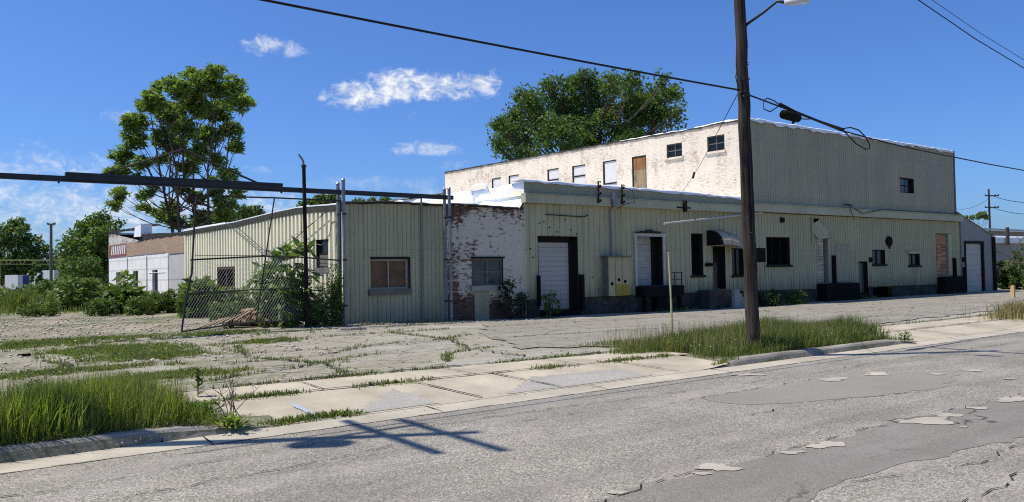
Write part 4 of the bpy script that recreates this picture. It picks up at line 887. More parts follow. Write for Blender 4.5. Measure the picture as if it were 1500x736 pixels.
# ------------------------------------------------------------------ white block annex at the far left end
A_ = thing('block_annex', 'long white painted block building with a brown band and broken parapet', 'building', SD.pt(24, 0, .2))
AO = [(20.96, 21.96, .6, 2.37), (24.77, 25.77, .6, 2.36), (28.34, 29.63, .6, 2.33)]
mb = MB(); wall(mb, SD, 16.3, 31.4, -.1, 3.26, AO); 
for q in AO: reveal(mb, SD, *q, .18)
SD.box(mb, 19.0, 19.35, 0, .06, 0, 3.2); SD.box(mb, 22.9, 23.2, 0, .06, 0, 3.2); SD.box(mb, 26.9, 27.15, 0, .06, 0, 3.2)
SD.box(mb, 19.6, 22.6, .0, .02, 2.2, 2.23); E_ = FR(SD.pt(31.4, 0, 0), (.9974, .0715, 0), LD); wall(mb, E_, 0, 8, -.1, 4.9); mb.build('block_wall', M['block'], A_)
mb = MB(); SD.box(mb, 16.34, 18.95, .0, .025, .0, 1.8); SD.box(mb, 16.34, 18.95, .0, .025, 1.83, 3.14); mb.build('grey_infill', M['greywall'], A_)
mb = MB(); wall(mb, FR(SD.pt(0, .03, 0), LD, LN), 16.3, 31.4, 3.26, 4.06); SD.box(mb, 16.35, 18.9, .03, .06, 3.16, 3.25); mb.build('brown_band', M['band'], A_)
mb = MB(); at = lambda s: pw(s, [(16.3, 4.07), (24.4, 4.10), (24.5, 4.62), (26, 4.75), (31.4, 4.86)]); wall(mb, SD, 24.4, 31.4, 4.06, at); mb.build('peeling_parapet', M['band_top'], A_)
mb = MB(); at2 = lambda s: pw(s, [(16.3, 4.16), (20, 4.28), (24.4, 4.46), (24.5, 4.85), (31.5, 4.95)])
r = random.Random(15); rows = [[SD.pt(s, .02+r.uniform(0, .05), (4.07 if s < 24.4 else at(s)-.02)), SD.pt(s, .06, at2(s)+r.uniform(-.03, .03)), SD.pt(s, -.6, at2(s)+.03)] for s in np.arange(16.3, 31.6, .25)]
mb.add([v for q in rows for v in q], [(i*3+k, (i+1)*3+k, (i+1)*3+k+1, i*3+k+1) for i in range(len(rows)-1) for k in range(2)]); mb.build('torn_roof_edge', M['tar'], A_)
for k in range(8):
    mb = MB(); s = 27.4+k*.43; mb.quad(SD.pt(s, .045, 3.42), SD.pt(s+.2, .045, 3.42), SD.pt(s+.05, .045, 3.95), SD.pt(s-.15, .045, 3.95)); mb.build('white_stripe', M['roofwhite'], A_)
M['red'] = plain('faded_red', (.22, .085, .075), .2, 2, .8); mb = MB(); mb.quad(SD.pt(27.1, .038, 3.3), SD.pt(31.3, .038, 3.3), SD.pt(31.3, .038, 4.02), SD.pt(27.1, .038, 4.02)); mb.build('red_panel', M['red'], A_)
for q in AO:
    mb = MB(); SD.box(mb, q[0], q[1], -.2, -.15, q[2], q[3]); SD.box(mb, q[0], q[0]+.07, -.15, -.08, q[2], q[3]); o = mb.build('window', M['glass'], A_)
mb = MB(); r = random.Random(1)
mb.add([SD.pt(23.6, .15, 4.28), SD.pt(24.9, .18, 4.3), SD.pt(24.75, .15, 4.9), SD.pt(23.7, .12, 5.0), SD.pt(23.8, -.5, 4.35), SD.pt(23.8, -.5, 5.02)], [(0, 1, 2, 3), (0, 3, 5, 4)]);
mb.quad(SD.pt(24.75, .16, 4.91), SD.pt(23.7, .13, 5.01), SD.pt(23.6, -1.0, 5.03), SD.pt(24.75, -1.0, 4.95)); mb.build('bent_flashing', M['roofwhite'], A_)
mb = MB(); mb.poly([SD.pt(16.2, -.1, 4.05), SD.pt(31.4, -.1, 4.75), SD.pt(31.4, -7.5, 4.75), SD.pt(16.2, -7.5, 4.05)]); mb.build('annex_roof', M['tar'], A_)
mb = MB(); SD.box(mb, 17, 23.5, -2.4, -2.2, 4.3, 4.75); mb.build('roof_upstand', M['roofwhite'], A_)
# ------------------------------------------------------------------ grey shed at the right end, buildings behind
SH = FR((0, 24.7, 0), (1, 0, 0), (0, -1, 0)); H = thing('metal_shed', 'blue grey lean-to metal shed with a white roller door', 'building', (57, 24.7, 0))
sht = lambda x: pw(x, [(54.5, 5.35), (59.75, 3.82)])
mb = MB(); wall(mb, SH, 54.47, 59.75, -.2, sht, [(55.6, 58.1, 0, 3.3)], [q for q in prof_rib(54.4, 59.8, .3, .04, .02, .01) if 54.47 <= q[0] <= 59.75]); mb.quad((59.75, 24.7, -.2), (59.75, 40, -.2), (59.75, 40, 3.82), (59.75, 24.7, 3.82)); mb.build('shed_wall', M['shed'], H)
mb = MB(); mb.quad((54.4, 24.6, 5.4), (59.85, 24.6, 3.83), (59.85, 40, 3.83), (54.4, 40, 5.4)); mb.build('shed_roof', M['palemetal'], H)
mb = MB(); panels(mb, SH, 55.62, 58.08, .02, 3.28, -.1, 9, .03, .02); o = mb.build('roller_door', M['shedwhite'], H)
mb = MB(); SH.box(mb, 55.45, 55.6, -.1, .06, -.1, 3.45); SH.box(mb, 58.1, 58.25, -.1, .06, -.1, 3.45); SH.box(mb, 55.6, 58.1, -.1, .06, 3.3, 3.45); mb.build('door_frame', M['trimdark'], o)
mb = MB(); SH.box(mb, 55.0, 55.35, .02, .12, 2.05, 2.35); SH.box(mb, 55.1, 55.28, .02, .1, .1, 1.7); mb.build('meter_box', M['blackrub'], H)
mb = MB(); mb.tube([SH.pt(59.7, .1, 0), SH.pt(59.65, .1, 3.8)], .13, 8); SH.box(mb, 54.5, 54.6, .02, .05, 5.2, 5.3); mb.build('drainpipe', M['trimdark'], H)
mb = MB(); a = ony(1456, 345, 29); x0 = 60.2
Q = thing('brick_building', 'grey brick building with a white roof edge beyond the blue grey shed', 'building', (70, 29, 0))
mb.box(x0+2, 95, 29, 45, -.2, 3.6); mb.build('brick_wall', M['grayblock'], Q); mb = MB(); mb.box(x0+1.8, 95.2, 28.8, 45, 3.6, 4.05); mb.box(x0+6, 95, 34, 44, 4.06, 4.6); mb.build('white_roof', M['roofwhite'], Q)
mb = MB(); mb.box(x0+4.4, x0+6.6, 28.9, 29.0, -.1, 3.2); mb.build('pale_panel', M['greywall'], Q)
mb = MB(); mb.tube([(72, 28.6, 3.4), (72, 28.6, 4.9)], .14, 10); mb.build('flue', M['rust'], Q)
mb = MB(); Q2 = thing('block_building', 'long low concrete block hall with a pale metal roof in the far right background', 'building', (110, 52, 0))
mb.box(70, 190, 52, 90, -.2, 6.75); mb.build('block_wall', M['grayblock'], Q2)
mb = MB(); mb.add([(69, 51, 6.7), (192, 51, 6.7), (192, 70, 8.2), (69, 70, 8.2), (69, 51, 7.0), (192, 51, 7.0), (69, 70, 8.5), (192, 70, 8.5)], [(0, 1, 5, 4), (4, 5, 7, 6), (0, 4, 6, 3)]); mb.build('metal_roof', M['palemetal'], Q2)
# ------------------------------------------------------------------ gate
GY = 24.12
def gp(px, py, Y=GY): return ony(px, py, Y)
BM = thing('gate_track', 'dark steel overhead track beam with a raised truss rod above the sagging gate', 'beam', (7, GY, 4.6))
mb = MB(); mb.box(-8, 14.95, GY-.06, GY+.06, 4.55, 4.70); mb.build('track_beam', M['beam'], BM)
mb = MB(); x0, x1 = gp(95, 254).x, gp(412, 270).x; mb.box(x0, x1, GY-.13, GY+.07, 4.70, 4.80); mb.box(x0, x1, GY-.13, GY-.115, 4.60, 4.70); mb.box(x0, x1, GY-.16, GY-.131, 4.74, 4.80); mb.build('box_beam', M['beam'], BM)
mb = MB(); pk = Vector((gp(268, 220).x, GY, 5.66)); a = Vector((gp(147, 257).x, GY, 4.79)); b = Vector((gp(377, 270).x, GY, 4.79))
mb.tube([a, pk, b], .032, 6); mb.tube([pk, (pk.x+.02, GY, 4.8)], .03, 6); q = a.lerp(pk, .52); mb.tube([q, (q.x+.2, GY, 4.8)], .028, 6); mb.build('truss_rod', M['rust'], BM)
for px in (86, 225, 412, 602): mb = MB(); x = gp(px, 272).x; mb.box(x-.02, x+.02, GY-.04, GY+.04, 4.50, 4.549); mb.build('track_bolt', M['rust'], BM)
for k, (px, zt, dy, lbl) in enumerate([(497, 4.92, .14, 'thin steel gate post nearest the ribbed side wall, left of its pair'), (505, 5.02, -.14, 'taller steel gate post at the low wing corner, right of its pair'), (653, 4.93, .14, 'left steel post of the pair in front of the flaking brick'), (660, 4.93, -.14, 'right steel post of the pair in front of the flaking brick')]):
    p = gp(px, 380, GY+dy); mb = MB(); mb.tube([(p.x, GY+dy, -.1), (p.x-.02, GY+dy, zt)], .06, 10); mb.tube([(p.x-.02, GY+dy, zt), (p.x-.02, GY+dy, zt+.06)], [.075, .03], 10)
    P = thing('gate_post', lbl, 'post', (p.x, GY+dy, .1), 'paired steel gate posts'); mb.build('post', M['steel'], P)
    for z in (.9, 2.4, 3.9): mb = MB(); mb.tube([(p.x, GY+dy, z-.03), (p.x, GY+dy, z+.03)], .075, 10); mb.build('clamp', M['rust'], P)
GT = thing('chain_link_gate', 'tall bent sagging sliding gate frame with chain link in its lower half', 'gate', (8, GY, .3))
def gg(px, py): p = gp(px, py); return Vector((p.x, GY, p.z))
TL, TR, ML, MC, MR, BL, BR = gg(288, 287), gg(499, 294.5), gg(279, 381), gg(388, 375.5), gg(500, 382), gg(266, 486), gg(499, 470)
CT, CB_ = gg(402, 290), gg(375, 472); kn = gg(281, 400)
mb = MB(); mb.tube([TL, gg(284, 340), kn, gg(272, 440), BL], .028, 8); mb.tube([TL, gg(400, 290), TR], .026, 6); mb.tube([TR, BR], .03, 6); mb.tube([BL, gg(330, 477), CB_, gg(440, 470), BR], .026, 6); mb.tube([CT, CB_], .021, 6)
mb.tube([ML, MC, gg(440, 377), MR], .028, 6); mb.tube([gg(274, 430), gg(386, 424), gg(420, 423), gg(500, 428)], .02, 6); mb.tube([gg(285, 375), gg(388, 374)], .01, 5); mb.build('frame', M['rust'], GT)
mb = MB()
mb.tube([gg(330, 326), MC], .012, 5); mb.tube([gg(470, 318), MC], .01, 5); mb.build('brace_wire', M['wire'], GT)
def gz_bot(x): return pw(x, [(BL.x, BL.z), (CB_.x, CB_.z), (BR.x, BR.z)])
def gz_top(x): return pw(x, [(ML.x, ML.z), (MC.x, MC.z), (MR.x, MR.z)])
mb = MB(); sp = .085
for sgn in (1, -1):
    for k in range(int(9/sp)):
        x = BL.x-3+k*sp; pts = []
        for s in range(0, 32):
            z = .3+s*.07; xx = x+sgn*(z-.3)*.6+ (0 if sgn > 0 else 1.5)
            if BL.x+.02+(z-BL.z)*.13 < xx < BR.x and gz_bot(xx) < z < gz_top(xx): pts.append(Vector((xx, GY+.004*sgn, z)))
        if len(pts) > 1: mb.tube([pts[0], pts[-1]], .003, 3, False)
mb.build('chain_link', M['wire'], GT)
# thin pole with hooked top near the ribbed wall
Y = 23.95; a = ony(450, 470, Y); b = ony(445, 244, Y)
LP = thing('lamp_pole', 'thin dark pole with a bent bare lamp arm in front of the ribbed wall', 'pole', (a.x, Y, .2))
mb = MB(); mb.tube([(a.x, Y, 0), (b.x, Y, b.z)], [.075, .06], 8); mb.build('pole', M['trimdark'], LP); c = ony(443, 240, Y)
mb = MB(); mb.tube([b, ony(444, 236, Y), ony(441, 231, Y), ony(437, 226, Y)], [.035, .035, .035, .025], 8); mb.build('bent_arm', M['steel'], LP); mb = MB(); mb.tube([(b.x, Y, b.z-.03), (b.x, Y, b.z+.05)], .085, 8); mb.build('collar', M['rust'], LP)
# ------------------------------------------------------------------ utility poles and wires
PB = Vector((13.92, 10.5, .12)); PT = Vector((13.70, 10.5, 10.6))
UP = thing('utility_pole', 'tall dark weathered wooden utility pole standing in the grass verge', 'utility pole', PB)
mb = MB(); kk = 24; mb.tube([PB.lerp(PT, i/kk)-(Vector((0, 0, .3)) if i == 0 else Vector((0, 0, 0)))+Vector((.012*math.sin(i*1.7), .01*math.cos(i*2.3), 0)) for i in range(kk+1)], [lerp(.145, .105, i/kk) for i in range(kk+1)], 20); mb.build('pole', M['pole'], UP, True)
mb = MB(); PS = lambda z: PB.lerp(PT, (z-.12)/10.5)
mb.tube([PS(.3)+Vector((-.05, -.14, 0)), PS(5.5)+Vector((-.03, -.13, 0)), PS(9.5)+Vector((-.02, -.11, 0))], .012, 6)
mb.build('ground_wire', M['cable'], UP)
for z, sx in ((5.62, -1), (5.58, 1), (5.95, 1), (7.1, 1)): mb = MB(); mb.tube([PS(z), PS(z)+Vector((sx*.19, -.03, 0))], .02, 6); mb.build('bolt', M['steel'], UP)
r = random.Random(3)
for k in range(16): mb = MB(); z = r.uniform(.6, 8.5); q = r.uniform(3.6, 5.9); mb.tube([PS(z)+Vector((math.cos(q), math.sin(q), 0))*.12, PS(z)+Vector((math.cos(q), math.sin(q), 0))*.145], .012, 5); mb.build('bolt', M['steel'], UP)
mb = MB(); mb.box(13.66, 13.74, 9.3, 11.7, 10.05, 10.17); mb.build('crossarm', M['pole'], UP)
SL = thing('street_lamp', 'grey street lamp head on a curved arm fixed to the tall wooden pole', 'street lamp', PS(7.1)+Vector((0, -.12, 0)))
a = PS(7.08)+Vector((.06, -.1, 0)); h1 = onx(1150, 4, 14.05); h2 = onx(1186, -2, 14.15)
mb = MB(); mb.tube([a, a.lerp(h1, .45)+Vector((0, 0, .05)), a.lerp(h1, .8)+Vector((0, 0, .12)), h1], .03, 8); mb.build('arm', M['beam'], SL, True)
mb = MB(); d = (h2-h1); mb.tube([h1, h1+d*.1, h1+d*.5, h1+d], [.05, .075, .085, .05], 10); mb.build('lamp_head', M['lampgrey'], SL, True)
mb = MB(); mb.obox(h1+d*.6+Vector((0, 0, -.075)), d*.28, cr*.05, (0, 0, .02)); mb.build('lens', M['lens'], SL)
def wirecurve(pts, r, name, label, cat, m='cable', n=6):
    mb = MB(); mb.tube(pts, r, n); return tag(mb.build(name, M[m], None, True), label, cat)
def cat_pts(a, b, sag, k=24):
    a, b = Vector(a), Vector(b); return [a.lerp(b, i/k)-Vector((0, 0, sag*4*(i/k)*(1-i/k))) for i in range(k+1)]
LPB = Vector((-.55, 11.15, .15)); 
a = PS(5.68)+Vector((-.14, 0, 0)); b = Vector((-.5, 10.5, 5.70))
wirecurve(cat_pts(b, a, .04, 40), .019, 'overhead_cable', 'thick black overhead cable sloping down to the left side of the tall pole', 'cable')
a = PS(5.62)+Vector((.14, 0, 0)); pts = [a]+[ony(x, y, 10.5) for x, y in ((1165, 165), (1230, 191), (1290, 207), (1340, 219), (1400, 231), (1450, 241), (1500, 250), (1600, 266), (1800, 300))]+[Vector((80, 10.5, 5.6))]
wirecurve(pts, .017, 'overhead_cable', 'black overhead cable running right from the tall pole past the tall block', 'cable')
pts = [ony(x, y, 10.46) for x, y in ((1142, 152), (1165, 164), (1200, 178), (1236, 190))]; 
wirecurve(pts, .028, 'cable_bundle', 'thick bundled section of cable beside the hanging splice case', 'cable')
pts = [ony(x, y, 10.44) for x, y in ((1142, 155), (1128, 164), (1119, 160), (1118, 148), (1124, 144), (1134, 148), (1143, 155), (1160, 165))]
wirecurve(pts, .013, 'cable_loop', 'small cable loop close to the right side of the tall pole', 'cable')
pts = [ony(x, y, 10.44) for x, y in ((1232, 189), (1246, 187), (1258, 191), (1268, 201), (1274, 212), (1274, 218), (1268, 219), (1254, 211), (1242, 198), (1232, 189))]
wirecurve(pts, .016, 'cable_loop', 'larger cable loop hanging in front of the tall ribbed wall', 'cable')
SC = thing('splice_case', 'black cylindrical cable splice case hanging from the overhead cable', 'splice case', ony(1158, 171, 10.44))
a, b = ony(1145, 167, 10.42), ony(1171, 174, 10.42); mb = MB(); mb.tube([a, a.lerp(b, .08), a.lerp(b, .5), a.lerp(b, .92), b], [.05, .1, .105, .095, .04], 12); mb.build('case', M['blackrub'], SC, True)
mb = MB(); mb.tube([b, ony(1182, 175, 10.42), ony(1192, 174, 10.44)], .014, 6); mb.tube([a.lerp(b, .3), ony(1153, 160, 10.46)], .01, 5); mb.tube([a.lerp(b, .8)+Vector((0, 0, -.06)), a.lerp(b, .6)+Vector((0, 0, -.14))], .03, 6); mb.build('lead_cable', M['cable'], SC)
for dy, z, (x1, y1), (x2, y2), lb in ((-1.1, 10.3, (1345, 0), (1500, 100), 'lower power line crossing the upper right sky'), (1.1, 10.3, (1365, 0), (1500, 88), 'upper power line crossing the upper right sky')):
    Yw = 10.5+dy; A = ony(x1, y1, Yw); B = ony(x2, y2, Yw); s = Vector((13.7, Yw, z))
    C2 = Vector((B.x+22, Yw, B.z-.9)); wirecurve([s, s.lerp(A, .5)-Vector((0, 0, .1)), A, A.lerp(B, .5)-Vector((0, 0, .06)), B, B.lerp(C2, .5)-Vector((0, 0, .1)), C2, C2+Vector((24, 0, 1.2))], .013 if dy < 0 else .009, 'power_line', lb, 'power line', n=5)
wirecurve([PS(5.6)+Vector((-.1, .08, 0)), ony(1040, 215, 17), ony(1025, 243, 20), ony(1000, 281, 24.4)], .009, 'service_wire', 'thin service wire from the tall pole down to the low parapet', 'wire', n=5)
a = ony(1016, 257, 21.5); mb = MB(); mb.tube([a+Vector((-.05, 0, -.12)), a+Vector((.05, 0, .12))], .045, 8); tag(mb.build('wire_insulator', M['trimdark']), 'small dark insulator on the thin service wire before the cream wall', 'insulator')
wirecurve([PS(5.6)+Vector((-.15, 0, .05)), PS(5.6)+Vector((-.25, 0, .35)), PS(5.6)+Vector((-.2, 0, .5))], .008, 'wire_tail', 'short loose wire tail on the left side of the tall pole', 'wire', n=5)
# pole beside the camera's left edge (its shadow lies on the road)
U2 = thing('utility_pole', 'wooden utility pole with two crossarms and a transformer just beyond the left frame edge', 'utility pole', LPB)
top = 12.1; mb = MB(); mb.tube([LPB-Vector((0, 0, .3)), LPB+Vector((0, 0, 5)), LPB+Vector((.05, 0, top))], [.15, .13, .09], 14); mb.build('pole', M['pole'], U2, True)
for z in (top-.45, top-1.75):
    mb = MB(); mb.box(LPB.x-.02, LPB.x+.1, LPB.y-1.2, LPB.y+1.2, z-.045, z+.045); mb.build('crossarm', M['pole'], U2)
mb = MB(); mb.tube([LPB+Vector((.1, -.4, 8.0)), LPB+Vector((.1, -.4, 8.7))], .2, 14); mb.build('transformer', M['steel'], U2)
mb = MB(); mb.tube([LPB+Vector((0, 0, 8.8)), LPB+Vector((.5, .12, 9.3)), LPB+Vector((1.0, .25, 9.7))], .05, 8); mb.build('lamp_arm', M['steel'], U2)
# far power pole on the right, floodlight mast on the left
p = dep(1453, 420, 120); q = dep(1452, 277, 120); FP = thing('power_pole', 'distant power pole with two crossarms above the pale metal roof', 'power pole', (p.x, p.y, 0))
mb = MB(); mb.tube([(p.x, p.y, -.2), (p.x, p.y, q.z)], [.2, .14], 8); mb.build('pole', M['pole'], FP)
for py in (287, 304):
    c = dep(1453, py, 120); mb = MB(); mb.bar(c-cr*1.05, c+cr*1.05, .08, .08)
    for k in (-1, -.5, .5, 1): mb.tube([c+cr*k, c+cr*k+Vector((0, 0, .25))], .06, 6)
    mb.build('crossarm', M['pole'], FP)
for k, (y0, y1) in enumerate([(287, 294), (304, 311)]):
    wirecurve(cat_pts(dep(1453, y0, 120), dep(1560, y1-6, 118), 1.0, 10), .04, 'far_wire', ('upper' if k == 0 else 'lower')+' distant wire running right from the far power pole', 'wire', n=4)
    wirecurve(cat_pts(dep(1453, y0, 120), dep(1400, y1+12, 150), .8, 10), .03, 'far_wire', ('upper' if k == 0 else 'lower')+' faint wire running left from the far power pole', 'wire', n=4)
p = dep(75, 428, 98); q = dep(75, 330, 98); FM = thing('floodlight_mast', 'tall thin floodlight mast with twin lamps before the left trees', 'light mast', (p.x, p.y, .25))
mb = MB(); mb.tube([(p.x, p.y, 0), (p.x, p.y, q.z)], [.2, .15], 8); mb.build('mast', M['trimgrey'], FM)
for s in (-1, 1): mb = MB(); mb.obox(q+cr*.28*s+Vector((0, 0, .12)), cr*.2+Vector((0, 0, .08*s)), cf*.15, (0, 0, .12)); mb.tube([q, q+cr*.28*s+Vector((0, 0, .05))], .05, 6); mb.build('floodlight', M['trimgrey'], FM)
# yellow gantry, trailers, far road edge
gY = dep(45, 381, 104)
GN = thing('yellow_gantry', 'long thin yellow pipe gantry in front of the far left trees', 'gantry', (gY.x, gY.y, .25))
a, b = dep(-70, 381, 104), dep(92, 381.5, 108); mb = MB(); mb.bar(a, b, .08, .10); mb.build('beam', M['yellow'], GN)
mb = MB(); mb.bar(a-Vector((0, 0, .55)), b-Vector((0, 0, .55)), .05, .05)
for i in range(16): q = a.lerp(b, (i+.5)/16); mb.bar(q, q-Vector((0, 0, .55))+(b-a)/40*(1 if i % 2 else -1), .04, .04)
mb.build('lattice', M['yellow'], GN)
for t_ in (.42, .97): q = a.lerp(b, t_); mb = MB(); mb.tube([q, (q.x, q.y, .2)], .1, 6); mb.build('leg', M['yellow'], GN)
def trailer(label, x0, x1, y0, y1, D, bx):
    a, b = dep(x0, y1, D), dep(x1, y1, D+2); h = dep(x0, y0, D).z; z0 = .75
    d = (b-a); d.z = 0; n = Vector((-d.y, d.x, 0)).normalized()
    if n.dot(cf) < 0: n = -n
    T = thing('trailer', label, 'trailer', ((a.x+b.x)/2, (a.y+b.y)/2, .25), 'parked box trailers')
    c = (a+b)/2; mb = MB(); mb.obox((c.x, c.y, (h+z0)/2), d/2, n*1.25, (0, 0, (h-z0)/2)) if False else mb.obox(Vector((c.x, c.y, (h+z0)/2))+n*1.25, d/2, n*1.25, (0, 0, (h-z0)/2)); mb.build('box_body', M['trailw'], T)
    for (u, v) in bx:
        mb = MB(); q = a+d*((u+v)/2); mb.obox(Vector((q.x, q.y, (h+z0)/2))-n*.02, d*((v-u)/2), n*.015, (0, 0, (h-z0)/2-.08)); mb.build('blue_panel', M['trailb'], T)
    for u in (.15, .85):
        q = a+d*u; mb = MB(); mb.tube([q*1+Vector((0, 0, .72-q.z))+n*.05, q+Vector((0, 0, .72-q.z))+n*.3], .45, 12); mb.build('wheel', M['blackrub'], T)
trailer('white box trailer with one wide blue panel left of the floodlight mast', 26, 47, 403, 424, 108, [(.35, .8)])
trailer('white box trailer with a blue panel right behind the floodlight mast', 58, 78, 400, 422, 112, [(.55, .85)])
trailer('plain white box trailer nearest the tall dark tree', 79, 100, 396, 420, 110, [])
mb = MB(); a, b = dep(-60, 430, 112), dep(110, 426, 112); c, d = dep(110, 424, 130), dep(-60, 425.5, 130)
mb.poly([(q.x, q.y, .28) for q in (a, b, c, d)]); tag(mb.build('far_road', M['concrete']), kind='structure')
# ------------------------------------------------------------------ small things on the ground
Y = 13.2; a = ony(984.5, 494, Y); b = ony(979.5, 371, Y); RD = thing('marker_rod', 'thin leaning pale yellow marker rod standing at the edge of the verge', 'marker rod', (a.x, Y, .1))
mb = MB(); mb.tube([(a.x, Y, .05), a.lerp(b, .4)+Vector((.02, 0, 0)), b], .024, 8); mb.build('rod', M['rodyel'], RD); mb = MB(); mb.tube([b, b+Vector((0, 0, .02))], .036, 8); mb.build('cap', M['trimwhite'], RD)
p = onz(1484, 437, .06); mb = MB(); mb.obox((p.x, p.y, .33), (.085, 0, .01), (0, .085, 0), (.02, 0, .37)); mb.obox((p.x+.02, p.y, .71), (.06, 0, 0), (0, .06, 0), (0, 0, .02)); tag(mb.build('wooden_stake', M['stake']), 'short pale wooden stake in the ground at the far right', 'stake')
def rubble(name, label, cx, cy, rx, ry, h, n, m, seed, smin=.05, smax=.16):
    r = random.Random(seed); mb = MB()
    for k in range(n):
        q = r.uniform(0, 2*PI); u = r.uniform(0, 1)**.6; x, y = cx+rx*u*math.cos(q), cy+ry*u*math.sin(q); z = g(x, y)+h*(1-u)*r.uniform(.3, 1)
        R = Matrix.Rotation(r.uniform(0, 6), 3, 'Z') @ Matrix.Rotation(r.uniform(-.8, .8), 3, 'X') @ Matrix.Rotation(r.uniform(-.8, .8), 3, 'Y')
        s = r.uniform(smin, smax); mb.obox((x, y, z), R @ Vector((s, 0, 0)), R @ Vector((0, s*r.uniform(.4, .9), 0)), R @ Vector((0, 0, s*r.uniform(.25, .6))))
    return tag(mb.build(name, m), label, 'rubble', None, None)
M['rub'] = plain('brick_rubble', (.27, .15, .10), .5, 9, .9); M['gravel'] = plain('pale_stones', (.40, .355, .28), .4, 9, .95)
p = onz(386, 474, .3); o = rubble('brick_rubble', 'heap of broken red bricks and boards behind the chain link gate', p.x, p.y+.5, 1.15, .8, .8, 300, M['rub'], 4, .06, .16)
mb = MB()
for k in range(5): mb.bar((6.4+.3*k, 25.6, .3+.05*k), (8.3+.25*k, 26.6, .8+.1*k), .05, .02)
tag(mb.build('broken_board', M['doorbrown']), 'loose weathered boards leaning on the brick heap', 'boards')
for k, (px, py, l, a_, lbl) in enumerate([(518, 484, .75, -.5, 'pale broken plank lying on the paving near the low wing corner'), (240, 457, 1.7, .1, 'long pale timber lying in the weeds left of the gate')]):
    p = onz(px, py, .27); mb = MB(); d = Vector((math.cos(a_), math.sin(a_), 0)); mb.obox((p.x, p.y, g(p.x, min(p.y, 24))+.06), d*l/2, Vector((-d.y, d.x, 0))*.07, (0, 0, .03)); tag(mb.build('plank', M['woodgrey']), lbl, 'plank')
p = onz(113, 432+55, .25); mb = MB(); p = onz(35, 524, .23); mb.obox((p.x, p.y, p.z+.04), (.11, .02, 0), (-.01, .06, 0), (.01, 0, .04)); tag(mb.build('loose_brick', M['blackrub']), 'dark loose block on the pale slab near the left edge', 'brick')
def stones(name, region, n, s0, s1, m, seed):
    r = random.Random(seed); mb = MB()
    while n > 0:
        x, y = r.uniform(region[0], region[1]), r.uniform(region[2], region[3]); s = s0*(s1/s0)**(r.random()**2.2); n -= 1
        R = Matrix.Rotation(r.uniform(0, 6), 3, 'Z') @ Matrix.Rotation(r.uniform(-.5, .5), 3, 'X')
        v = [(R @ Vector((a*s*r.uniform(.6, 1.1), b*s*r.uniform(.6, 1.1), c*s*r.uniform(.4, .7)))) + Vector((x, y, g(x, min(y, 24.4))+s*.2)) for a, b, c in ((1, 0, 0), (-1, 0, 0), (0, 1, 0), (0, -1, 0), (0, 0, 1), (0, 0, -1))]
        mb.add(v, [(0, 2, 4), (2, 1, 4), (1, 3, 4), (3, 0, 4), (2, 0, 5), (1, 2, 5), (3, 1, 5), (0, 3, 5)])
    return tag(mb.build(name, m), kind='stuff')
tag(stones('gravel', (-9, 7.5, 16, 42), 7500, .014, .085, M['gravel'], 3), 'loose pale gravel and concrete crumbs over the left part of the lot', 'gravel')
tag(stones('brick_crumbs', (-9, 9, 20, 40), 1100, .015, .06, M['rub'], 4), 'reddish brick crumbs scattered near the weeds and gate', 'gravel')
tag(stones('lot_crumbs', (9, 19, 21.5, 24.2), 1200, .012, .05, M['gravel'], 5), 'small pale crumbs along the foot of the low wing', 'gravel')
tag(stones('kerb_grit', (-3, 13, 9.2, 12.3), 900, .006, .02, M['gravel'], 6), 'fine grit along the gutter and driveway', 'gravel')
# ------------------------------------------------------------------ grass and weeds
def scatter(n, x0, x1, y0, y1, keep, seed):
    r = np.random.default_rng(seed); p = np.stack([r.uniform(x0, x1, n), r.uniform(y0, y1, n)], 1)
    k = np.array([keep(x, y) for x, y in p]); return p[r.uniform(0, 1, n) < k]
def nz(x, y, f=1.): return .5+.25*math.sin(x*2.1*f+1.3*math.sin(y*1.7*f))+.25*math.sin(y*2.9*f+1.1*math.sin(x*1.3*f+2))
r_ = np.random.default_rng(21)
def left_k(x, y):
    e = 2.95-.35*(y-9.9)+.2*math.sin(y*5)
    return 0 if x > e else (min(1, (e-x)*1.6+.1)*(1 if y < 10.9 else .8-.45*(y-10.9)))
p = scatter(34000, -6, 2.9, 9.93, 12.0, left_k, 1); h = np.array([.20+.34*nz(x, y, .9)+r_.uniform(-.12, .15) for x, y in p])*np.clip((3.1-p[:, 0])*1.2, .35, 1)
o = grass('verge_grass', p, h, .011, M['grass'], lean=.3, seed=1); tag(o, 'tall bright green grass filling the left kerbside verge', 'grass', kind='stuff')
p = scatter(4200, -6, 2.5, 9.95, 11.8, lambda x, y: left_k(x, y)*.8, 2); h = .52+r_.uniform(-.08, .26, len(p))
o = grass('seed_stalks', p, h, .006, M['grassdry'], lean=.18, seed=2); tag(o, 'thin tan seed stalks standing above the left verge grass', 'grass', kind='stuff')
p = scatter(5000, -6, 2.9, 9.88, 10.1, lambda x, y: .9 if x < 2.6 else .4, 3); o = grass('kerb_grass', p, r_.uniform(.04, .15, len(p)), .012, M['grass2'], lean=.8, seed=3); tag(o, 'short grass spilling over the left kerb top', 'grass', kind='stuff')
def right_k(x, y):
    if y < 11.1: lo, hi = 12.5+.25*math.sin(y*4), 18.75
    else: lo, hi = (12.4 if y < 11.8 else 11.7)+.4*math.sin(y*3), 18.9+.4*math.sin(y*3)
    if not lo < x < hi: return 0
    e = min(1, (x-lo)*.9+.15, (hi-x)*1.2+.15); return e*(1 if y < 12.4 else max(0, 1-.6*(y-12.4)))
p = scatter(60000, 9, 19.8, 9.98, 13.9, right_k, 4); h = np.array([.10+.24*nz(x, y, .8)+r_.uniform(-.05, .16) for x, y in p])*np.array([1.45 if 10.15 < y < 12.3 else .75 for x, y in p])*np.array([min(1, .35+.25*(x-11.6)) for x, y in p]).clip(.3, 1)
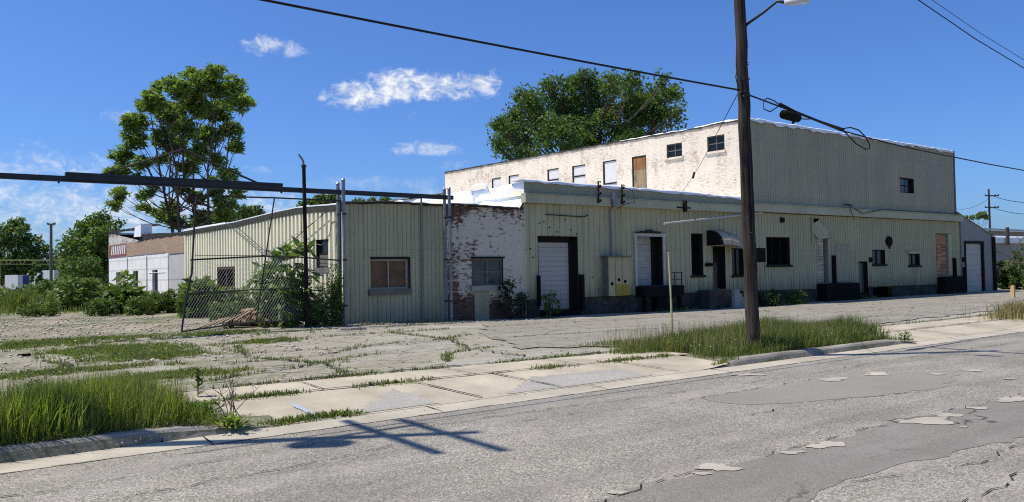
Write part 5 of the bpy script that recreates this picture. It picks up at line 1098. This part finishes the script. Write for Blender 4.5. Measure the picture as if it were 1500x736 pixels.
o = grass('verge_grass', p, h, .015, M['grass2'], lean=.38, seed=4); tag(o, 'rough green grass around the foot of the tall utility pole', 'grass', kind='stuff')
p = scatter(5200, 10, 19.2, 10.2, 13.6, lambda x, y: right_k(x, y)*.8, 5); o = grass('seed_stalks', p, (.42+r_.uniform(-.12, .28, len(p))), .007, M['grassdry'], lean=.2, seed=5); tag(o, 'thin seed stalks among the grass around the tall pole', 'grass', kind='stuff')
# small white flowers in the right verge
r = random.Random(8); mb = MB()
for k in range(60):
    x, y = r.uniform(12.3, 18.4), r.uniform(10.05, 12.4); z = g(x, y)+r.uniform(.16, .34); s = r.uniform(.008, .014)
    mb.add([(x+s*math.cos(q*PI/3), y+s*math.sin(q*PI/3), z) for q in range(6)]+[(x, y, z+.01)], [(q, (q+1) % 6, 6) for q in range(6)])
tag(mb.build('clover_flowers', M['flower']), 'tiny white flowers dotted through the grass by the tall pole', 'flowers', kind='stuff')
# weeds along joints and cracks
pts = []
r = random.Random(10)
def along(path, n, w):
    seg = [(Vector(a), Vector(b)) for a, b in zip(path, path[1:])]; L = [(b-a).length for a, b in seg]
    for k in range(n):
        a, b = r.choices(seg, L)[0]; q = a.lerp(b, r.random()); f = math.sin(q.x*1.3+q.y*2.1)+math.sin(q.x*3.7)
        if f > r.uniform(-1.2, 1.2): pts.append((q.x+r.gauss(0, w), q.y+r.gauss(0, w)))
for k, path in enumerate(LOTC): along(path, 650 if k not in (7, 8, 9) else 420, .07)
along([(3, 12.4), (12.6, 12.4)], 1700, .06); along([(18.4, 12.4), (45, 12.4)], 1200, .08); along([(3.2, 11.11), (6.5, 11.11)], 1900, .06); along([(8.5, 11.11), (12, 11.1)], 1500, .07); along([(6.3, 11.0), (6.7, 9.9)], 500, .04)
along([(2.8, 9.86), (4.3, 9.9), (4.6, 9.85)], 1500, .05); along([(11.4, 9.85), (12.6, 9.95)], 500, .05); along([(18.4, 10.9), (19.4, 9.95)], 300, .06)
p = np.array(pts); o = grass('joint_weeds', p, r_.uniform(.02, .11, len(p)), .02, M['grass2'], lean=.8, seed=6); tag(o, 'low weeds growing from the cracks and joints of the paving', 'weeds', kind='stuff')
GP = [(onz(px, py, .24), rx, ry) for px, py, rx, ry in ((110, 500, 2.6, .8), (175, 514, 1.5, 1.2), (215, 522, 1.3, .8), (100, 545, 1.6, .35), (40, 510, 1.6, .7), (210, 488, 1.2, .7), (265, 478, 1.4, 1.6), (330, 490, 1.2, .6), (60, 478, 3, .8), (390, 500, .8, .5), (250, 550, 1.2, .5))]
def lotk(x, y):
    e = (x+9)*.0
    a = max([0]+[1-((x-c.x)/rx)**2-((y-c.y)/ry)**2 for c, rx, ry in GP])*2
    b = 1 if (y > 20 and x < 10.6) else 0
    c = 1 if (x > 36 and y < 15.5+.1*(x-36)) else 0
    return (min(1, a) + b*.25*nz(x, y, .5) + c*.35)*max(0, nz(x, y, .7)*1.6-.45)+.005
tc = scatter(9000, -12, 56, 12.6, 24.3, lotk, 7); nb = 26
p = np.repeat(tc, nb, 0)+r_.normal(size=(len(tc)*nb, 2))*np.repeat(r_.uniform(.02, .16, len(tc)), nb)[:, None]; p = np.concatenate([p]+[np.repeat(cc, 22, 0)+r_.normal(size=(len(cc)*22, 2))*.07 for cc in [np.array([[c.x, c.y]])+r_.normal(size=(int(170*rx*ry)+60, 2))*np.array([rx*.5, ry*.5]) for c, rx, ry in GP]]); p = p[(p[:, 1] > 12.45) & (p[:, 1] < 24.4)]; o = grass('lot_weeds', p, r_.uniform(.015, .12, len(p)), .02, M['grass2'], lean=1.0, seed=7); tag(o, 'patchy low weeds spread over the cracked lot', 'weeds', kind='stuff')
def wild(x, y):
    d = x*cf.x+y*cf.y-2
    e = max(0, nz(x, y, .45)*2.2-1.35)*.8
    return 0 if d < 35 else min(1, e+(d-35)/6)
p = scatter(30000, -16, 9.6, 24.6, 58, wild, 8); o = grass('wild_grass', p, r_.uniform(.08, .42, len(p)), .035, M['grass2'], zf=lambda x, y: .25, lean=.45, seed=8); tag(o, 'wild grass and weeds in front of the shrubs at the back of the lot', 'grass', kind='stuff')
p = scatter(9000, -50, 8, 50, 95, lambda x, y: 1, 9); o = grass('wild_grass', p, r_.uniform(.2, .8, len(p)), .09, M['grass'], zf=lambda x, y: .25, lean=.4, seed=9); tag(o, 'far wild grass beyond the shrubs on the left', 'grass', kind='stuff')
p = scatter(4200, 18.6, 53.5, 22.9, 24.3, lambda x, y: .9*max(0, nz(x, y, .35)*2-1.05), 10); o = grass('wall_weeds', p, r_.uniform(.04, .3, len(p)), .03, M['grass2'], lean=.5, seed=10); tag(o, 'weeds along the foot of the green front wall', 'weeds', kind='stuff')
p0 = onz(1500, 467, .1); p = r_.normal(size=(1700, 2))*np.array([1.0, .3])+np.array([p0.x+.9, p0.y+.3]); p = p[(p[:, 1] > 9.95)]; o = grass('dry_grass', p, r_.uniform(.15, .7, len(p)), .018, M['grassdry'], lean=.3, seed=11); tag(o, 'tall dry straw coloured grass at the far right kerb', 'grass', kind='stuff')
p = scatter(2500, 11.2, 14.8, 23.6, 24.35, lambda x, y: .5*nz(x, y, 1.2), 12); o = grass('wall_weeds', p, r_.uniform(.02, .13, len(p)), .02, M['grassdry'], lean=.6, seed=12); tag(o, 'dry stubble along the foot of the low wing front', 'weeds', kind='stuff')
# shrubs
def shrub(name, label, px, py, wpx, hpx, m, n, leaf, seed, Y=None, D=None, rosette=False, group=None, stems=5, asp=.5):
    r = random.Random(seed)
    if Y is not None: b = ony(px, py, Y); D = (b-CAM).dot(cf)
    elif D is not None: b = dep(px, py, D)
    else: b = onz(px, py, .25); D = (b-CAM).dot(cf)
    zb = g(b.x, min(b.y, 24.4)) if b.y < 26 else .25
    b = Vector((b.x, b.y, zb)); w = wpx*D/FL/2; h = hpx*D/FL
    T = thing(name, label, 'shrub', b, group); L = Leaves(); mb = MB()
    tips = []
    for k in range(stems):
        q = r.uniform(0, 2*PI); e = b+Vector((math.cos(q)*w*.75*r.random()**.5, math.sin(q)*w*.55*r.random()**.5, h*r.uniform(.65, .96))); mb.tube(curve(b, e, (r.uniform(-.1, .1), r.uniform(-.1, .1), 0), 4), [.028, .022, .016, .012, .006], 5); tips.append(e)
    for k in range(n):
        u = r.uniform(-1, 1); v = r.uniform(-1, 1); z = r.random()
        lim = (1-abs(z-.38)**1.6*1.35)
        if u*u+v*v > max(.03, lim): continue
        c = (b.x+u*w, b.y+v*w*.75, b.z+z*h)
        if rosette: L.rosette(c, 7, leaf*2.2, leaf*.75)
        else: L.clump(c, max(.12, w*.2), 12, leaf, .7, .8, asp)
    for e in tips:
        if rosette: L.rosette(e, 9, leaf*2.4, leaf*.8)
        else: L.clump(e, .2, 12, leaf)
    mb.build('stems', M['bark'], T); L.build('foliage', m, T); return T
SHR = 'shrubs at the back of the lot'
shrub('sumac_shrub', 'rounded feathery green shrub before the rusty double door', 297, 465, 62, 60, M['leaf_mid'], 150, .24, 1, rosette=True, group=SHR)
shrub('shrub', 'bushy shrub at the right end of the white block wall', 230, 459, 54, 30, M['leaf_bright'], 230, .17, 2, group=SHR)
shrub('sumac_shrub', 'dark green shrub under the middle windows of the white block wall', 180, 459, 56, 38, M['leaf_mid'], 150, .28, 3, rosette=True, group=SHR)
shrub('shrub', 'wide bright shrub under the striped red panel of the white wall', 122, 455, 84, 44, M['leaf_bright'], 420, .24, 4, group=SHR)
shrub('shrub', 'pale green shrub mass in front of the white trailers', 88, 450, 76, 40, M['leaf_bright'], 330, .24, 5, group=SHR)
shrub('shrub', 'low bushy growth at the far left of the lot', 22, 452, 96, 30, M['leaf_bright'], 360, .22, 6, group=SHR)
shrub('shrub', 'tall thin leafy sapling in front of the blue trailer panel', 53, 440, 20, 56, M['leaf_mid'], 130, .3, 7, group=SHR, stems=3)
shrub('sapling', 'feathery young sapling rising before the white block windows', 183, 452, 28, 56, M['leaf_ail'], 24, .3, 8, rosette=True, group=SHR, stems=2)
shrub('shrub', 'dense low shrub between the tall dark tree and the white wall', 122, 440, 62, 66, M['leaf_mid'], 330, .28, 9, group=SHR)
shrub('shrub', 'light green bush at the foot of the white wall between its windows', 262, 458, 40, 34, M['leaf_bright'], 160, .16, 22, group=SHR)
shrub('shrub', 'leafy shrub filling the corner between gate post and ribbed wall', 478, 472, 44, 60, M['leaf_mid'], 170, .11, 10, Y=24.75, group=SHR)
shrub('tree_sapling', 'tall dark feathery sapling growing through the gate', 432, 478, 54, 132, M['leaf_dark'], 44, .23, 11, Y=24.5, rosette=True, stems=4, group='saplings by the gate')
shrub('tree_sapling', 'bright feathery sapling crown leaning left of the tall dark one', 402, 470, 72, 92, M['leaf_bright'], 70, .22, 12, Y=25.6, rosette=True, stems=5, group='saplings by the gate')
shrub('shrub', 'grey green weedy bush behind the middle of the gate', 338, 473, 34, 36, M['leaf_mid'], 110, .09, 13, Y=26.2, group=SHR)
shrub('shrub', 'dark shrub at the foot of the tall sapling inside the gate', 436, 480, 56, 80, M['leaf_dark'], 190, .13, 14, Y=24.3, group=SHR)
shrub('shrub', 'dark weedy bush against the flaking brick wall', 742, 468, 34, 58, M['leaf_shade'], 60, .13, 15, Y=24.2, group='bushes along the front wall')
shrub('shrub', 'small leafy plant in front of the first white loading door', 806, 463, 34, 38, M['leaf_mid'], 34, .15, 16, Y=23.9, group='bushes along the front wall')
shrub('shrub', 'dark bush beside the entrance steps behind the tall pole', 1126, 455, 52, 22, M['leaf_shade'], 150, .13, 17, Y=23.3, group='bushes along the front wall')
shrub('shrub', 'light green bush right of the entrance steps', 1168, 446, 40, 20, M['leaf_mid'], 130, .12, 18, Y=23.4, group='bushes along the front wall')
shrub('shrub', 'dark bush in front of the grey brick building at the far right', 1478, 430, 44, 40, M['leaf_shade'], 200, .3, 19, Y=25.5, group='bushes along the front wall')
shrub('conifer_shrub', 'bright leafy branch mass at the right frame edge', 1500, 440, 60, 66, M['leaf_mid'], 120, .3, 20, Y=24.2, group='bushes along the front wall')
shrub('shrub', 'small weed clump right of the low wing door panel', 765, 468, 20, 40, M['leaf_shade'], 22, .12, 21, Y=24.3, group='bushes along the front wall')
for k, (px, py, w, h, m, lf, ro, lb) in enumerate([(352, 471, 44, 50, 'leaf_bright', .13, False, 'bright shrub along the ribbed wall right of the rusty door'), (392, 470, 44, 76, 'leaf_mid', .12, False, 'leafy shrub climbing the ribbed wall behind the brick heap'), (462, 479, 40, 44, 'leaf_bright', .1, False, 'light green bush filling the foot of the gate near the lamp pole'), (492, 478, 18, 90, 'leaf_mid', .09, False, 'narrow vine climbing the gate post by the low wing corner'), (412, 477, 30, 64, 'leaf_mid', .2, True, 'feathery sprouts just left of the tall dark sapling'), (277, 465, 36, 32, 'leaf_mid', .12, False, 'small bush at the left upright of the gate'), (322, 471, 30, 26, 'leaf_bright', .1, False, 'low bright weeds below the rusty double door'), (205, 462, 44, 26, 'leaf_bright', .14, False, 'low shrubby weeds in front of the white block wall'), (150, 463, 50, 24, 'leaf_mid', .14, False, 'low shrubby weeds left of the fallen timber'), (60, 464, 60, 22, 'leaf_bright', .14, False, 'low shrubby weeds at the front of the left growth')]):
    shrub('shrub', lb, px, py, w, h, M[m], 190 if not ro else 26, lf, 40+k, rosette=ro, group=SHR)
# grassy tufts (tall upright weeds) on the left
for k, (px, py, w, h, lb) in enumerate([(30, 458, 40, 40, 'upright grassy tuft nearest the left edge'), (75, 460, 14, 34, 'narrow upright tuft between two wider ones'), (52, 456, 20, 30, 'short grassy tuft at the front of the weeds'), (140, 455, 24, 28, 'grassy tuft in front of the wide bright shrub')]):
    b = onz(px, py, .25); D = (b-CAM).dot(cf); w2 = w*D/FL/2; hh = h*D/FL; q = r_.normal(size=(420, 2))*np.array([w2*.5, w2*.4])+np.array([b.x, b.y])
    o = grass('grass_tuft', q, hh*r_.uniform(.4, 1, 420), .03, M['grass2'], zf=lambda x, y: .25, lean=.25, seed=30+k); tag(o, lb, 'grass tuft', 'upright grass tufts')
# broad-leaved weeds on the verge end, dead stalks
def weed(label, px, py, h, n, m, seed, z=.15, spread=.22):
    b = onz(px, py, z); b.z = g(b.x, b.y); r = random.Random(seed); T = thing('weed', label, 'weed', b); L = Leaves(); mb = MB()
    for k in range(n):
        q = r.uniform(0, 2*PI); zz = r.uniform(.15, 1)*h; ln = r.uniform(.09, .17); ax = np.array([[math.cos(q), math.sin(q), r.uniform(.1, 1.0)]])
        c = np.array([[b.x+math.cos(q)*spread*r.random()*.7, b.y+math.sin(q)*spread*r.random()*.7, b.z+zz]]); L.add(c, np.array([[-math.cos(q)*.5, -math.sin(q)*.5, 1.]]), ln, .3, ax)
    mb.tube([b, b+Vector((0, 0, h))], [.008, .003], 5); mb.build('stem', M['grass'], T); L.build('leaves', m, T)
weed('bright broad leaved milkweed at the right end of the left verge', 290, 588, .42, 60, M['leaf_bright'], 1, spread=.1)
weed('low leafy dock plant beside the driveway edge', 340, 622, .16, 120, M['grass'], 2, z=.1, spread=.36)
weed('small leafy weed at the driveway corner below the milkweed', 300, 612, .2, 110, M['leaf_mid'], 3, z=.12, spread=.4)
weed('leafy weed right of the grass by the far kerb corner', 1325, 498, .22, 60, M['leaf_mid'], 4, z=.1, spread=.3)
for k, (px, py, hh) in enumerate([(40, 632, .2), (120, 624, .24), (190, 618, .2), (235, 612, .26), (75, 600, .3)]):
    weed(['broad leaved weed at the left edge of the verge', 'broad leaved weed in the kerb grass left of the middle', 'broad leaved weed in the kerb grass near the middle', 'broad leaved weed near the right end of the kerb grass', 'taller broad leaved weed deep in the left verge grass'][k], px, py, hh, 46, M['leaf_bright'], 60+k, spread=.2)
b = onz(345, 612, .1); mb = MB(); r = random.Random(17); T = thing('dead_stalks', 'bare dry branching stalks beside the driveway edge', 'dry plant', (b.x, b.y, .08))
for k in range(9):
    q = r.uniform(-1.2, 1.2); L1 = r.uniform(.3, .62); e = Vector((b.x+math.sin(q)*L1*.8, b.y+r.uniform(-.1, .2), .08+L1*math.cos(q*.6))); s = Vector((b.x+r.uniform(-.12, .1), b.y+r.uniform(-.1, .1), .05)); mb.tube([s, s.lerp(e, .5)+Vector((.02, 0, .03)), e], [.006, .005, .002], 4)
    for j in range(4): f = s.lerp(e, r.uniform(.4, .95)); mb.tube([f, f+Vector((r.uniform(-.12, .14), r.uniform(-.05, .05), r.uniform(.02, .14)))], [.003, .0015], 4)
mb.build('stalks', M['twig'], T)
# bare branches at the right edge
b = ony(1505, 395, 23.5); T = thing('bare_branches', 'leafless grey branches reaching in at the right edge', 'branch', (b.x, b.y, .05)); mb = MB(); r = random.Random(23)
mb.tube([(b.x, 23.5, 0), b, ony(1512, 360, 23.4)], [.08, .06, .05], 6)
def br(p, d, L, rad, k):
    e = p+d*L; mid = p.lerp(e, .5)+Vector((0, 0, -.06*L)); mb.tube([p, mid, e], [rad, rad*.8, rad*.5], 4)
    if k:
        for j in range(3): br(p.lerp(e, r.uniform(.3, 1)), (d+Vector((r.uniform(-.5, .5), r.uniform(-.3, .3), r.uniform(-.55, .5)))).normalized(), L*r.uniform(.45, .7), rad*.55, k-1)
for (x, y), dd in (((1508, 358), Vector((-1, -.2, .25))), ((1507, 372), Vector((-1, -.1, -.05))), ((1506, 385), Vector((-1, .1, .1)))): br(ony(x, y, 23.5), dd.normalized(), 2.0, .055, 3)
mb.build('branches', M['twig'], T)
# ------------------------------------------------------------------ light and sky
SUN_AZ = math.atan2(.5, -.866); EL = math.radians(62)
sd = Vector((math.cos(SUN_AZ)*math.cos(EL), math.sin(SUN_AZ)*math.cos(EL), math.sin(EL)))
sl = bpy.data.lights.new('Sun', 'SUN'); sl.energy = 5.0; sl.angle = math.radians(.53); sl.color = (1, .93, .82)
so = bpy.data.objects.new('Sun', sl); COL.objects.link(so); so.rotation_euler = sd.to_track_quat('Z', 'Y').to_euler(); so.location = (0, 0, 60)
w = bpy.data.worlds.new('World'); scene.world = w; w.use_nodes = True; nt = w.node_tree; bg = nt.nodes['Background']
class WN(NT):
    def __init__(s, t): s.t = t; s._pos = None
T = WN(nt)
sky = nt.nodes.new('ShaderNodeTexSky'); sky.sky_type = 'NISHITA'; sky.sun_disc = False; sky.sun_elevation = EL; sky.sun_rotation = math.atan2(sd.x, sd.y)
sky.altitude = 300; sky.air_density = 1.0; sky.dust_density = 1.3; sky.ozone_density = 2.2
gen = nt.nodes.new('ShaderNodeTexCoord').outputs['Generated']
def dot(v):
    nd = nt.nodes.new('ShaderNodeVectorMath'); nd.operation = 'DOT_PRODUCT'; nt.links.new(gen, nd.inputs[0]); nd.inputs[1].default_value = v; return nd.outputs['Value']
n1 = T.noise(T.map(gen, (1, 1, 1.5)), 52, 10, .66, .5); n2 = T.noise(T.map(gen, (1, 1, 2.)), 11, 5, .6)
nn = T.math('ADD', T.math('MULTIPLY', n1, .62), T.math('MULTIPLY', n2, .38))
tot = None
for (px, py, a, b, op) in [(532, 142, 60, 22, 1.), (598, 130, 70, 26, 1.), (668, 125, 55, 20, 1.), (708, 122, 34, 19, 1.), (388, 67, 32, 17, .75), (430, 75, 22, 13, .6), (378, 248, 32, 7, .5), (628, 217, 52, 12, .55), (668, 242, 26, 8, .4), (418, 246, 14, 8, .3), (174, 172, 22, 12, .55), (602, 170, 10, 9, .3), (40, 232, 110, 15, .4), (640, 288, 60, 14, .5), (90, 330, 260, 30, .35), (545, 270, 120, 12, .35), (200, 305, 240, 48, .6), (20, 290, 170, 70, .6)]:
    d = ray(px, py).normalized(); e1 = d.cross(Vector((0, 0, 1))).normalized(); e2 = e1.cross(d).normalized()
    x = T.math('MULTIPLY', dot(e1), FL/a); y = T.math('MULTIPLY', dot(e2), FL/b)
    q = T.math('ADD', T.math('MULTIPLY', x, x), T.math('MULTIPLY', y, y))
    fr = T.math('GREATER_THAN', dot(d), .3)
    v = T.math('ADD', T.math('MULTIPLY', q, -.5), T.math('MULTIPLY_ADD', nn, 3.4, -1.28))
    soft = 1.0 if op > .5 else .6
    mr = nt.nodes.new('ShaderNodeMapRange'); mr.interpolation_type = 'SMOOTHSTEP'; nt.links.new(v, mr.inputs[0]); mr.inputs[1].default_value = -.1; mr.inputs[2].default_value = .9/soft; mr.inputs[3].default_value = 0; mr.inputs[4].default_value = op
    m_ = T.math('MULTIPLY', mr.outputs[0], fr)
    tot = m_ if tot is None else T.math('MAXIMUM', tot, m_)
skyc = T.mix(1., sky.outputs[0], (.50, .79, 1.30), 'MULTIPLY')
cl = T.ramp(nn, [(.4, (7.0, 7.4, 8.2)), (.62, (10.5, 10.6, 10.8))])
nd = nt.nodes.new('ShaderNodeVectorMath'); nd.operation = 'SCALE'; nt.links.new(T.ramp(nn, [(.38, (.62, .68, .78)), (.6, (1., 1., 1.))]), nd.inputs[0]); nd.inputs['Scale'].default_value = 8.6
nt.links.new(T.mix(tot, skyc, nd.outputs[0]), bg.inputs[0]); bg.inputs[1].default_value = .102
vs_ = scene.view_settings; vs_.view_transform = 'Standard'; vs_.look = 'None'; vs_.exposure = .2; vs_.gamma = 1; vs_.use_curve_mapping = False
scene.cycles.max_bounces = 6; scene.cycles.transparent_max_bounces = 4; scene.cycles.use_denoising = False; scene.cycles.filter_width = 1.1; scene.cycles.sample_clamp_indirect = 6
